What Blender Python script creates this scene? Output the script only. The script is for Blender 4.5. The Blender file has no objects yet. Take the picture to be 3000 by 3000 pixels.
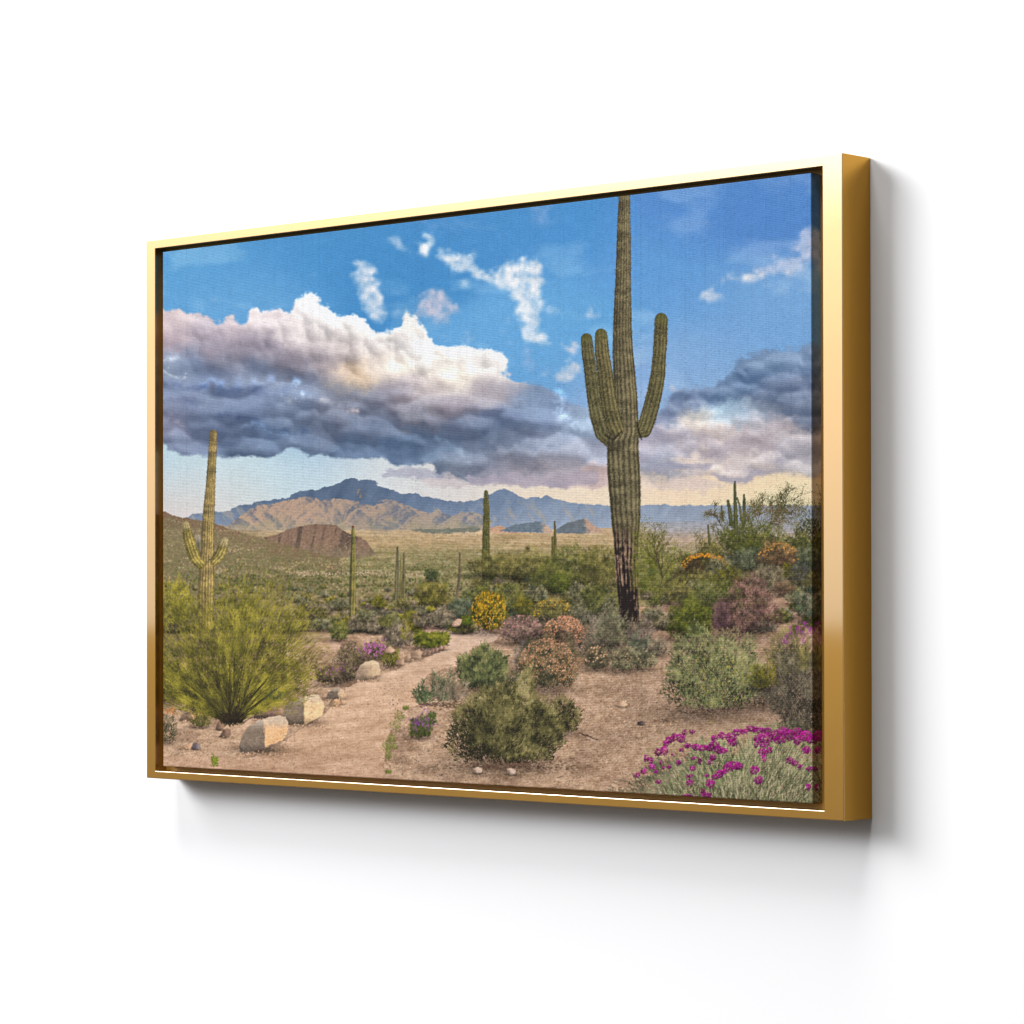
import bpy, math
import numpy as np
from mathutils import Vector, Matrix

scene = bpy.context.scene
COL = scene.collection

# ------------------------------------------------------------------ camera
S = 0.61                                   # height of the frame in metres
FW, FH, FD = 1.6 * S, 1.0 * S, 0.0712 * S    # outer width, height, depth of the frame
CAM = np.array([3.4392, -3.5909, -0.1614]) * S
YAW, PITCH, ROLL = 0.7452, 0.0082, 0.0018
FPX, CYPX = 8675.5521, 1672.6019             # focal length and principal row for a 3000 px picture


def rz(a):
    c, s = math.cos(a), math.sin(a)
    return np.array([[c, -s, 0], [s, c, 0], [0, 0, 1]])


def rx(a):
    c, s = math.cos(a), math.sin(a)
    return np.array([[1, 0, 0], [0, c, -s], [0, s, c]])


def ry(a):
    c, s = math.cos(a), math.sin(a)
    return np.array([[c, 0, s], [0, 1, 0], [-s, 0, c]])


RC = rz(YAW) @ rx(PITCH) @ ry(ROLL)          # columns: right, forward, up
cam_data = bpy.data.cameras.new('camera')
cam = bpy.data.objects.new('camera', cam_data)
COL.objects.link(cam)
m4 = Matrix.Identity(4)
for i in range(3):
    m4[i][0], m4[i][1], m4[i][2], m4[i][3] = RC[i, 0], RC[i, 2], -RC[i, 1], CAM[i]
cam.matrix_world = m4
cam_data.sensor_width = 36.0
cam_data.lens = FPX / 3000 * 36.0
cam_data.shift_y = (CYPX - 1500) / 3000
cam_data.clip_start, cam_data.clip_end = 0.05, 200
scene.camera = cam

# ------------------------------------------------------------------ studio light
scene.view_settings.view_transform = 'Standard'
scene.view_settings.look = 'None'
scene.view_settings.exposure = 0
scene.view_settings.gamma = 1
scene.view_settings.use_curve_mapping = False
scene.cycles.max_bounces = 8
scene.cycles.sample_clamp_indirect = 6

world = bpy.data.worlds.new('World')
scene.world = world
world.use_nodes = True
bg = world.node_tree.nodes['Background']


def softbox(name, loc, target, sx, sy, watts, color=(1, 1, 1), ramp=None):
    d = bpy.data.lights.new(name, 'AREA')
    d.shape = 'RECTANGLE'
    d.size, d.size_y = sx, sy
    d.energy = watts
    d.color = color
    o = bpy.data.objects.new(name, d)
    COL.objects.link(o)
    loc, target = Vector(loc), Vector(target)
    f = (target - loc).normalized()
    z = -f
    x = Vector((0, 0, 1)).cross(z).normalized()
    y = z.cross(x)
    o.matrix_world = Matrix(((x.x, y.x, z.x, loc.x), (x.y, y.y, z.y, loc.y), (x.z, y.z, z.z, loc.z), (0, 0, 0, 1)))
    if ramp:                                # a softbox brighter at one end, graded to shape its reflection in the gold
        d.use_nodes = True
        nt = d.node_tree
        em = next(n for n in nt.nodes if n.type == 'EMISSION')
        geo = nt.nodes.new('ShaderNodeNewGeometry')
        sep = nt.nodes.new('ShaderNodeSeparateXYZ')
        cr = nt.nodes.new('ShaderNodeValToRGB')
        while len(cr.color_ramp.elements) < len(ramp):
            cr.color_ramp.elements.new(0.5)
        for e, (p, v) in zip(cr.color_ramp.elements, ramp):
            e.position = p
            e.color = (v, v, v, 1)
        mul = nt.nodes.new('ShaderNodeMath')
        mul.operation = 'MULTIPLY'
        mul.inputs[1].default_value = 1.0
        nt.links.new(geo.outputs['Parametric'], sep.inputs[0])
        nt.links.new(sep.outputs['Y'], cr.inputs[0])
        nt.links.new(cr.outputs[0], mul.inputs[0])
        nt.links.new(mul.outputs[0], em.inputs['Strength'])
    return o
bg.inputs['Color'].default_value = (1.0, 0.98, 0.96, 1)
bg.inputs['Strength'].default_value = 0.10
softbox('softbox_side', (-11.6 * S, -12.0 * S, 4.6 * S), (0, 0, 4.6 * S), 12.0 * S, 10.0 * S, 2450.0, (0.985, 0.99, 1.02),
        ramp=((0.0, 0.07), (0.2, 0.09), (0.3, 0.116), (0.6, 1.0)))
softbox('softbox_top', (0.6 * S, -4.4 * S, 14.0 * S), (0.0, 0.0, 0.0), 7 * S, 9.0 * S, 960.0)
softbox('softbox_corner', (-9.0 * S, -6.5 * S, 7.5 * S), (0.0, 0.0, 0.0), 5 * S, 5 * S, 300.0)

# ------------------------------------------------------------------ helpers
def link_mesh(name, verts, faces, mat, parent=None, smooth=False):
    me = bpy.data.meshes.new(name)
    me.from_pydata([tuple(v) for v in verts], [], faces)
    me.update()
    o = bpy.data.objects.new(name, me)
    COL.objects.link(o)
    if mat:
        me.materials.append(mat)
    if parent:
        o.parent = parent
    if smooth:
        me.polygons.foreach_set('use_smooth', [True] * len(me.polygons))
    return o


def new_mat(name):
    m = bpy.data.materials.new(name)
    m.use_nodes = True
    nt = m.node_tree
    return m, nt, nt.nodes['Principled BSDF']


# ------------------------------------------------------------------ materials
wall_mat, nt, b = new_mat('white_paint')
b.inputs['Base Color'].default_value = (0.86, 0.86, 0.86, 1)
b.inputs['Roughness'].default_value = 0.9
b.inputs['Specular IOR Level'].default_value = 0.0
tc = nt.nodes.new('ShaderNodeTexCoord')
nz = nt.nodes.new('ShaderNodeTexNoise')
nz.inputs['Scale'].default_value = 900
nz.inputs['Detail'].default_value = 3
bp = nt.nodes.new('ShaderNodeBump')
bp.inputs['Strength'].default_value = 0.05
bp.inputs['Distance'].default_value = 0.0003
nt.links.new(tc.outputs['Object'], nz.inputs['Vector'])
nt.links.new(nz.outputs['Fac'], bp.inputs['Height'])
nt.links.new(bp.outputs['Normal'], b.inputs['Normal'])

gold, nt, b = new_mat('polished_gold')
b.inputs['Base Color'].default_value = (0.33, 0.172, 0.027, 1)
b.inputs['Metallic'].default_value = 1.0
b.inputs['Roughness'].default_value = 0.22
b.inputs['Coat Weight'].default_value = 0.0
tc = nt.nodes.new('ShaderNodeTexCoord')
nz = nt.nodes.new('ShaderNodeTexNoise')
nz.inputs['Scale'].default_value = 60
nz.inputs['Detail'].default_value = 4
mr = nt.nodes.new('ShaderNodeMapRange')
mr.inputs['To Min'].default_value = 0.42
mr.inputs['To Max'].default_value = 0.48
nt.links.new(tc.outputs['Object'], nz.inputs['Vector'])
nt.links.new(nz.outputs['Fac'], mr.inputs['Value'])
nt.links.new(mr.outputs['Result'], b.inputs['Roughness'])

# a polished lacquer layer over the satin gold keeps a sharp, pale reflection
gl = nt.nodes.new('ShaderNodeBsdfGlossy')
gl.inputs['Color'].default_value = (0.98, 0.93, 0.80, 1)
gl.inputs['Roughness'].default_value = 0.06
mx_ = nt.nodes.new('ShaderNodeMixShader')
mx_.inputs[0].default_value = 0.22
out = next(n for n in nt.nodes if n.type == 'OUTPUT_MATERIAL')
nt.links.new(b.outputs[0], mx_.inputs[1])
nt.links.new(gl.outputs[0], mx_.inputs[2])
nt.links.new(mx_.outputs[0], out.inputs['Surface'])

satin, nt, b = new_mat('satin_gold')            # separate gold for the outer sides, without the glossy layer, tuned for their deeper tone
b.inputs['Base Color'].default_value = (0.50, 0.255, 0.036, 1)
b.inputs['Metallic'].default_value = 1.0
b.inputs['Roughness'].default_value = 0.26

board, nt, b = new_mat('bronze_inner_ledge')
b.inputs['Base Color'].default_value = (0.46, 0.25, 0.045, 1)
b.inputs['Roughness'].default_value = 0.6
b.inputs['Metallic'].default_value = 0.0

# ------------------------------------------------------------------ the wall
WY = FD + 0.0005
wl = link_mesh('wall', [(-8, WY, -5), (8, WY, -5), (8, WY, 5), (-8, WY, 5)], [(0, 1, 2, 3)], wall_mat)
wl['kind'] = 'structure'

# ------------------------------------------------------------------ the framed print
root = bpy.data.objects.new('framed_canvas_print', None)
COL.objects.link(root)
root.empty_display_size = 0.1
root.location = (0, FD, -FH / 2)
root['label'] = 'canvas print of a saguaro desert in a polished gold floating frame on a white wall'
root['category'] = 'wall art'
OFF = np.array([0, FD, -FH / 2])

OX0, OX1, OZ0, OZ1 = -FW / 2, FW / 2, -FH / 2, FH / 2
IX0, IX1, IZ0, IZ1 = -0.7747 * S, 0.7633 * S, -0.4862 * S, 0.4836 * S
CH = 0.0010 * S
# profile of the moulding from its outer back edge to its inner back edge: (side, inset from that side, depth)
BK = FD
prof = [('o', 0, BK), ('o', 0, CH), ('o', CH * 0.25, CH * 0.3), ('o', CH, 0), ('i', CH, 0), ('i', CH * 0.25, CH * 0.3), ('i', 0, CH), ('i', 0, BK - 0.004)]
prof_in = [('o', 0, BK)]


def corner(cx, cz, p):
    side, ins, y = p
    if side == 'o':
        x = OX0 + ins if cx < 0 else OX1 - ins
        z = OZ0 + ins if cz < 0 else OZ1 - ins
    else:
        x = IX0 - ins if cx < 0 else IX1 + ins
        z = IZ0 - ins if cz < 0 else IZ1 + ins
    return np.array([x, y, z]) - OFF


rails = [((-1, 1), (1, 1), 'top rail of the frame, pale cream gold'),
         ((1, 1), (1, -1), 'wide right rail of the frame with its deep gold side'),
         ((1, -1), (-1, -1), 'bottom rail of the frame, darker brown gold'),
         ((-1, -1), (-1, 1), 'narrow left rail of the frame')]
for a, c, lab in rails:
    n = len(prof)
    vs = [corner(*a, p) for p in prof] + [corner(*c, p) for p in prof]
    fs = [(k, k + 1, n + k + 1, n + k) for k in range(n - 1)] + [(n - 1, 0, n, 2 * n - 1)]
    r = link_mesh('frame_rail', vs, fs, gold, root)
    r['label'] = lab
    r.data.materials.append(satin)
    r.data.polygons[0].material_index = 1

# inner ledge of the floating frame, on which the canvas is mounted
e = 0.001
vs = []
for y in (0.026 * S, 0.030 * S):
    vs += [np.array(v) - OFF for v in ((IX0 - e, y, IZ0 - e), (IX1 + e, y, IZ0 - e), (IX1 + e, y, IZ1 + e), (IX0 - e, y, IZ1 + e))]
link_mesh('inner_ledge', vs, [(0, 1, 2, 3), (7, 6, 5, 4), (0, 4, 5, 1), (1, 5, 6, 2), (2, 6, 7, 3), (3, 7, 4, 0)], board, root)
INK = 0.68        # share of the light the densest white of the print gives back

# ------------------------------------------------------------------ the printed picture, painted with numpy strokes
# Picture coordinates run over a 1932-unit field; the paint buffer covers x 296..1556, y 312..1536 at two samples per unit.
K = 2
PX0, PY0, PX1, PY1 = 296.0, 312.0, 1556.0, 1536.0
BW, BH = int((PX1 - PX0) * K), int((PY1 - PY0) * K)
IMG = np.zeros((BH, BW, 3), np.float32)
RNG = np.random.default_rng(7)
_perm = np.random.default_rng(3).permutation(512).astype(np.int32)
_perm = np.concatenate([_perm, _perm])
_rv = np.random.default_rng(5).uniform(-1, 1, 1024).astype(np.float32)


def vnoise(x, y, seed=0):
    xi, yi = np.floor(x).astype(np.int32), np.floor(y).astype(np.int32)
    fx, fy = (x - xi).astype(np.float32), (y - yi).astype(np.float32)
    fx = fx * fx * fx * (fx * (fx * 6 - 15) + 10)
    fy = fy * fy * fy * (fy * (fy * 6 - 15) + 10)

    def h(i, j):
        return _rv[_perm[(_perm[(i + seed * 57) & 511] + j) & 511]]
    a, b_, c, d = h(xi, yi), h(xi + 1, yi), h(xi, yi + 1), h(xi + 1, yi + 1)
    return (a + (b_ - a) * fx) * (1 - fy) + (c + (d - c) * fx) * fy


def fbm(x, y, seed=0, octs=5, gain=0.5):
    s, a, t = 0, 1.0, 0
    for o in range(octs):
        s = s + a * vnoise(x, y, seed + o)
        t += a
        a *= gain
        x, y = x * 2.03 + 11.3, y * 2.03 + 5.7
    return s / t * 1.6


def billow(x, y, seed=0, octs=5):
    s, a, t = 0, 1.0, 0
    for o in range(octs):
        s = s + a * (1 - 2 * np.abs(vnoise(x, y, seed + o)))
        t += a
        a *= 0.5
        x, y = x * 2.03 + 11.3, y * 2.03 + 5.7
    return s / t


def sstep(a, b_, x):
    t = np.clip((x - a) / (b_ - a), 0, 1)
    return t * t * (3 - 2 * t)


def C(*c):
    return np.array(c, np.float32)


def blur(a, r):
    """three box passes of radius r (pixels) along both axes"""
    r = int(round(r))
    if r < 1:
        return a
    for _ in range(3):
        for ax in (0, 1):
            p = [(0, 0)] * a.ndim
            p[ax] = (r + 1, r)
            c = np.cumsum(np.pad(a, p, mode='edge'), axis=ax, dtype=np.float64)
            n = a.shape[ax]
            if ax == 0:
                a = ((c[2 * r + 1:2 * r + 1 + n] - c[:n]) / (2 * r + 1)).astype(np.float32)
            else:
                a = ((c[:, 2 * r + 1:2 * r + 1 + n] - c[:, :n]) / (2 * r + 1)).astype(np.float32)
    return a


def polymask(poly, X, Y):
    m = np.zeros(X.shape, bool)
    n = len(poly)
    for i in range(n):
        x1, y1 = poly[i]
        x2, y2 = poly[(i + 1) % n]
        if y1 == y2:
            continue
        c = ((Y >= y1) != (Y >= y2)) & (X < (x2 - x1) * (Y - y1) / (y2 - y1) + x1)
        m ^= c
    return m


def Z(ox, oy, k, pts):
    return [(ox + p[0] * k, oy + p[1] * k) + tuple(p[2:]) for p in pts]


def zA(p): return Z(296.2, 450.8, .26667, p)
def zB(p): return Z(772.8, 360.6, .26667, p)
def zC(p): return Z(1062.6, 322.0, .26667, p)
def zD(p): return Z(296.2, 772.8, .23334, p)
def zE(p): return Z(708.4, 772.8, .23334, p)
def zF(p): return Z(1127.0, 772.8, .23334, p)
def zG(p): return Z(296.2, 1094.8, .2, p)
def zH(p): return Z(579.6, 1094.8, .2, p)
def zI(p): return Z(772.8, 1127.0, .2, p)
def zJ(p): return Z(1094.8, 1127.0, .24, p)


# ---- sky, painted at one sample per unit and enlarged
SH, SW = int(1020 - PY0), int(PX1 - PX0)
SX, SY = np.meshgrid(np.arange(SW, dtype=np.float32) + PX0 + .5, np.arange(SH, dtype=np.float32) + PY0 + .5)


def rbf(ctrl, X, Y, sx, sy):
    acc = np.zeros(X.shape + (3,), np.float64)
    w = np.full(X.shape, 1e-30, np.float64)
    for x, y, c in ctrl:
        g = np.exp(-0.5 * (((X - x) / sx) ** 2 + ((Y - y) / sy) ** 2)) + 1e-7 / (1 + ((X - x) / sx) ** 2 + ((Y - y) / sy) ** 2)
        acc += g[..., None] * C(*c)
        w += g
    return (acc / w[..., None]).astype(np.float32)


def samp(a, X, Y):
    """bilinear lookup in a sky-sized array"""
    x = np.clip(X - PX0 - .5, 0, SW - 1.001)
    y = np.clip(Y - PY0 - .5, 0, SH - 1.001)
    xi, yi = x.astype(int), y.astype(int)
    fx, fy = x - xi, y - yi
    return (a[yi, xi] * (1 - fx) + a[yi, xi + 1] * fx) * (1 - fy) + (a[yi + 1, xi] * (1 - fx) + a[yi + 1, xi + 1] * fx) * fy


blue = [(310, 490, (92, 162, 214)), (450, 470, (84, 155, 210)), (600, 450, (76, 148, 206)), (750, 480, (72, 145, 204)), (900, 420, (78, 148, 208)),
        (1060, 430, (80, 151, 212)), (1110, 600, (104, 172, 224)), (1040, 640, (108, 174, 226)), (1300, 400, (90, 146, 212)), (1450, 400, (86, 140, 208)),
        (1520, 370, (90, 144, 211)), (1300, 560, (108, 165, 222)), (1400, 620, (124, 174, 226)), (1500, 560, (124, 174, 224)), (430, 560, (104, 168, 218)),
        (1320, 680, (138, 180, 226)), (1000, 720, (106, 170, 222)), (1220, 500, (98, 160, 220)), (1250, 700, (140, 180, 225)),
        (600, 800, (120, 160, 205)), (1000, 820, (150, 185, 222)), (1150, 760, (150, 180, 220)), (1400, 780, (165, 195, 225)),
        (330, 880, (190, 220, 232)), (480, 875, (200, 226, 235)), (330, 955, (226, 212, 206)), (430, 930, (220, 220, 216)), (600, 885, (200, 222, 232)),
        (720, 890, (225, 228, 228)), (850, 925, (226, 222, 220)), (1000, 935, (246, 228, 204)), (1120, 940, (248, 228, 202)), (1300, 930, (255, 228, 194)),
        (1450, 930, (255, 230, 188)), (1520, 930, (255, 230, 192)), (1300, 880, (246, 222, 200))]
sky = rbf(blue, SX, SY, 70, 45)
w1 = fbm(SX / 60, SY / 45, 20, 5)
w2 = fbm(SX / 60 + 40, SY / 45, 30, 5)
f1 = fbm(SX / 16, SY / 13, 40, 4)
f2 = fbm(SX / 16 + 9, SY / 13, 44, 4)
bl = billow(SX / 34, SY / 26, 50, 5)
f3 = fbm(SX / 6, SY / 5.2, 46, 3)
haze = fbm(SX / 130, SY / 60, 60, 4)
sky += (sstep(0.1, 0.8, haze) * sstep(900, 600, SY))[..., None] * C(26, 18, 10)


def cloud(poly, ctrl, soft, warp, sx=34, sy=22, det=10, amp=1.0, gate=None, fray=.16, lo=.22, hi=.72, fine=.8, solid=True):
    """a cloud mass: outline warped and frayed by noise, colour from control points with billows"""
    m = polymask(poly, SX, SY).astype(np.float32)
    m = blur(m, soft)
    wv_ = warp * (1 + .9 * sstep(770, 850, SY))
    wx = wv_ * (w1 * .8 + f1 * 0.6)
    wy = wv_ * (w2 * .8 + f2 * 0.6)
    a = samp(m, SX + wx, SY + wy)
    a = sstep(lo, hi, a + fray * (f2 * (1.1 - fine * .75) + f3 * fine) * np.minimum(a * 4, 1) * (np.minimum((1.02 - a) * 2.2, 1) if solid else 1))
    if gate is not None:
        a = blur(a * gate, 1)
    col = rbf(ctrl, SX + wx * 1.5 + f1 * 3, SY + wy * 1.2 + f2 * 3, sx, sy)
    col = col + (det * (bl * 1.2 + f2 * 0.5))[..., None]
    sky[:] = sky * (1 - a[..., None] * amp) + col * (a[..., None] * amp)
    return a


mass = zA([(-40, 500), (42, 500), (100, 500), (160, 480), (210, 520), (300, 508), (340, 548), (430, 600), (505, 560), (530, 530), (575, 600), (640, 590), (650, 500), (690, 472), (760, 520),
           (800, 512), (860, 490), (900, 512), (955, 500), (972, 435), (1012, 398), (1070, 384), (1128, 394), (1150, 440), (1172, 464), (1220, 482), (1242, 530), (1300, 545),
           (1380, 530), (1450, 560), (1520, 620), (1562, 652), (1680, 640), (1725, 600), (1735, 490), (1800, 560)]) + \
    zB([(0, 860), (60, 910), (108, 1000), (160, 1030), (165, 1075), (250, 1082), (330, 1093), (400, 1095), (500, 1112), (590, 1130), (650, 1160), (695, 1200), (690, 1248), (655, 1290),
        (740, 1330), (860, 1360), (980, 1400), (1060, 1450), (1180, 1500), (1330, 1560), (1500, 1640)]) + \
    [(1190, 820), (1190, 905), (1130, 918), (1000, 915), (900, 912), (820, 905)] + \
    zA([(1932, 1600), (1760, 1605), (1640, 1590), (1600, 1545), (1540, 1555), (1380, 1560), (1270, 1565), (1200, 1530), (1100, 1500), (1060, 1530), (1000, 1490),
        (940, 1490), (880, 1530), (800, 1555), (680, 1545), (400, 1535), (200, 1530), (90, 1490), (42, 1440), (-40, 1400)])
mctrl = [(582, 566, (252, 250, 248)), (480, 588, (238, 226, 224)), (520, 600, (218, 206, 210)), (650, 606, (250, 244, 240)), (690, 620, (250, 242, 234)), (560, 616, (226, 214, 213)), (590, 600, (246, 240, 236)),
         (600, 650, (206, 194, 196)), (640, 660, (214, 202, 200)), (700, 690, (226, 212, 204)), (661, 711, (255, 216, 168)), (733, 692, (253, 240, 224)), (720, 650, (224, 216, 214)), (770, 620, (236, 228, 224)),
         (310, 600, (214, 196, 200)), (335, 595, (226, 208, 206)), (330, 635, (200, 178, 186)), (400, 650, (172, 160, 176)), (380, 615, (196, 184, 196)), (440, 610, (212, 196, 202)), (480, 650, (166, 156, 172)), (560, 680, (166, 156, 170)), (620, 690, (176, 164, 172)),
         (500, 708, (128, 126, 150)), (580, 714, (126, 124, 148)), (420, 690, (142, 138, 164)), (345, 680, (134, 148, 188)), (315, 695, (170, 180, 208)), (330, 740, (112, 124, 166)), (400, 740, (110, 122, 160)), (400, 712, (112, 128, 170)), (480, 760, (108, 122, 164)),
         (450, 800, (92, 106, 146)), (380, 790, (100, 112, 152)), (550, 770, (112, 124, 160)), (570, 735, (126, 146, 190)), (490, 712, (136, 154, 196)), (640, 735, (118, 122, 150)), (640, 770, (128, 128, 154)), (700, 762, (114, 116, 144)), (760, 742, (146, 138, 154)), (700, 800, (104, 114, 148)),
         (620, 800, (98, 108, 142)), (520, 822, (104, 124, 166)), (360, 830, (112, 122, 160)), (440, 852, (88, 104, 142)), (550, 836, (96, 112, 150)), (315, 800, (136, 136, 168)), (330, 770, (122, 126, 162)),
         (790, 655, (248, 244, 240)), (830, 690, (250, 242, 232)), (860, 712, (253, 240, 222)), (800, 735, (222, 206, 200)), (900, 690, (238, 228, 222)), (890, 665, (250, 246, 242)), (940, 688, (244, 238, 234)),
         (850, 758, (160, 148, 160)), (925, 738, (184, 174, 182)), (800, 775, (130, 126, 148)), (870, 800, (106, 116, 152)), (950, 790, (102, 116, 158)), (1000, 765, (126, 146, 186)), (1040, 785, (116, 134, 180)), (900, 832, (98, 112, 148)), (980, 830, (106, 118, 152)),
         (1050, 820, (146, 154, 188)), (1085, 800, (160, 180, 215)), (830, 840, (94, 112, 150)), (800, 862, (96, 116, 156)), (740, 858, (88, 110, 152)), (680, 850, (92, 112, 152)), (900, 870, (126, 132, 162)), (980, 868, (144, 142, 166)), (1060, 868, (162, 160, 182)), (1110, 850, (170, 172, 200)),
         (850, 886, (134, 142, 168)), (950, 896, (166, 160, 176)), (1050, 898, (190, 176, 184)), (1120, 905, (218, 190, 184)), (1000, 912, (200, 186, 188))]
mctrl = [(x, y, (c[0] + 2, c[1] + 7, c[2] + 2) if c[2] > c[0] + 16 else c) for x, y, c in mctrl]
def greyer(cs, k):
    out = []
    for x, y, c in cs:
        l_ = .3 * c[0] + .59 * c[1] + .11 * c[2]
        k2 = k * (1 if l_ < 200 else .3)
        out.append((x, y, tuple(v + (l_ + o - v) * k2 for v, o in zip(c, (0, 1, 3)))))
    return out


mctrl = greyer(mctrl, .17)
mctrl = [(x, y, tuple(v - 15 for v in c) if (618 < y < 705 and x < 712 and c[2] > 160 and c != (255, 216, 168)) else c) for x, y, c in mctrl]
ga = cloud(mass, mctrl, 3, 4.2, 26, 17, 7, fray=.44, lo=.10, hi=.98, fine=.55)


def relief(ctr, flat=1.0, warp=3.0):
    """height of a heap of round puffs (x, y, r), frayed by noise"""
    H = np.zeros(SX.shape, np.float32)
    Xw, Yw = SX + warp * (f1 * .9 + w1 * .6) + f3 * 1.2, SY + warp * (f2 * .9 + w2 * .6) + f3 * 1.0
    for cx, cy, r_ in ctr:
        i0, i1, j0, j1 = int(max(cx - PX0 - 2 * r_, 0)), int(max(cx - PX0 + 2 * r_, 1)), int(max(cy - PY0 - 2 * r_, 0)), int(max(cy - PY0 + 2 * r_, 1))
        d2 = ((Xw[j0:j1, i0:i1] - cx) ** 2 + ((Yw[j0:j1, i0:i1] - cy) * flat) ** 2) / (r_ * r_)
        H[j0:j1, i0:i1] = np.maximum(H[j0:j1, i0:i1], r_ * np.sqrt(np.maximum(1 - d2, 0)))
    return H


rp = np.random.default_rng(17)
puffs = []
top = [(300, 606), (340, 596), (384, 604), (440, 612), (470, 602), (500, 600), (540, 598), (556, 580), (584, 566), (604, 580), (626, 592), (666, 602), (704, 622), (750, 622), (776, 606), (800, 630), (830, 655), (880, 662), (930, 668), (954, 686)]
for i in range(330):
    x_ = rp.uniform(300, 962)
    yt = np.interp(x_, [p[0] for p in top], [p[1] for p in top])
    dpt = rp.random() ** 1.3 * (150 if x_ > 560 else 95)
    puffs.append((x_ - (dpt * .1), yt + 2 + dpt * .85, rp.uniform(6, 13) + dpt * rp.uniform(.04, .16)))
Hc = relief(puffs)
Hs = blur(Hc + 1.6 * f3 + 1.2 * f2, 2)
Hb = blur(Hc, 8)
lx, ly = 3.0, -4.0
sh1 = Hs - samp(Hs, SX + lx, SY + ly)
sh2 = Hb - samp(Hb, SX + 8, SY - 11)
fade = sstep(748, 690, SY + 10 * w1) * sstep(975, 930, SX) * ga
warm = np.stack([np.ones_like(SX), .955 + 0 * SX, .90 + 0 * SX], -1)
amt = np.interp(SX, [300, 440, 560, 900], [.55, .6, 1.0, 1.0])
sky += (np.clip(sh1 * 4.2, -15, 17) * fade * amt + np.clip(sh2 * 4.0, -24, 26) * fade * amt)[..., None] * warm
edge_ = np.clip(ga - samp(blur(ga, 2), SX + 2, SY - 6), 0, 1) * sstep(720, 670, SY) * sstep(440, 500, SX)
sky += (edge_ * 30)[..., None] * warm
# flattened rolls layered in the grey underside, their upper rims catching light
rolls = []
for i in range(120):
    x_ = rp.uniform(290, 1150)
    y_ = rp.uniform(690, 900)
    if y_ < np.interp(x_, [300, 560, 900, 1100], [690, 720, 752, 800]):
        continue
    rolls.append((x_, y_, rp.uniform(16, 58)))
Hr = blur(relief(rolls, 2.6, 7.0) + 2.5 * f1 + 1.2 * f2, 3)
Hr2 = blur(Hr, 7)
sr = (Hr - samp(Hr, SX + 2, SY - 5)) * 1.7 + (Hr2 - samp(Hr2, SX + 4, SY - 9)) * 1.5
sky += (np.clip(sr, -20, 24) * ga * sstep(690, 735, SY))[..., None] * C(.96, 1, 1.02)
# long dark furrows and pale veils in the underside
for pts, wd, cc in [(zA([(60, 1010), (300, 1060), (620, 1080), (900, 1090)]), 9, (-16, -14, -8)), (zA([(200, 1180), (500, 1250), (800, 1330), (1100, 1390)]), 10, (-18, -16, -12)),
                    (zA([(620, 1330), (760, 1340), (950, 1400)]), 8, (26, 30, 32)), (zA([(340, 1030), (560, 1050), (800, 1010), (1000, 1030), (1060, 1090)]), 9, (16, 22, 30)),
                    (zA([(900, 1150), (1150, 1140), (1420, 1220)]), 7, (30, 26, 20)), (zA([(1400, 1310), (1700, 1330), (1932, 1330)]), 9, (-14, -12, -10)),
                    (zA([(960, 930), (1100, 985), (1300, 1020), (1500, 1060)]), 8, (-14, -14, -12)), (zA([(90, 1280), (200, 1340), (240, 1420)]), 8, (22, 16, 14)),
                    (zB([(180, 1720), (270, 1800), (380, 1890), (420, 1930)]), 7, (26, 30, 30)), (zB([(1030, 1540), (1120, 1600), (1230, 1680)]), 9, (26, 30, 30)), (zB([(1060, 1430), (1120, 1500), (1100, 1560)]), 9, (34, 42, 44)),
                    (zB([(300, 1560), (520, 1540), (760, 1500)]), 10, (18, 16, 14)), (zB([(0, 1560), (300, 1530), (600, 1530)]), 9, (-16, -16, -14)), (zB([(250, 1870), (600, 1890), (950, 1860)]), 8, (-12, -10, -10)),
                    (zA([(42, 920), (70, 930), (100, 955), (165, 975)]), 3.2, (84, 76, 60)), (zA([(42, 820), (90, 830)]), 6, (60, 56, 50)), (zA([(1360, 1215), (1420, 1225)]), 4, (50, 40, 34)),
                    (zA([(940, 1040), (1000, 1050), (1060, 1100)]), 6, (30, 36, 34)), (zA([(1010, 1070), (1050, 1100)]), 2.5, (40, 30, 10))]:
    dist = np.full(SX.shape, 1e9, np.float32)
    Xw, Yw = SX + 9 * w1 + 5 * f1, SY + 9 * w2 + 5 * f2
    for (ax, ay), (bx, by) in zip(pts[:-1], pts[1:]):
        t = np.clip(((Xw - ax) * (bx - ax) + (Yw - ay) * (by - ay)) / ((bx - ax) ** 2 + (by - ay) ** 2), 0, 1)
        dist = np.minimum(dist, np.hypot(Xw - ax - t * (bx - ax), Yw - ay - t * (by - ay)))
    sky += (np.exp(-(dist / wd) ** 2) * np.clip(0.6 + 0.9 * f2 + .3 * f3, 0, 1.5))[..., None] * C(*cc)

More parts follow.
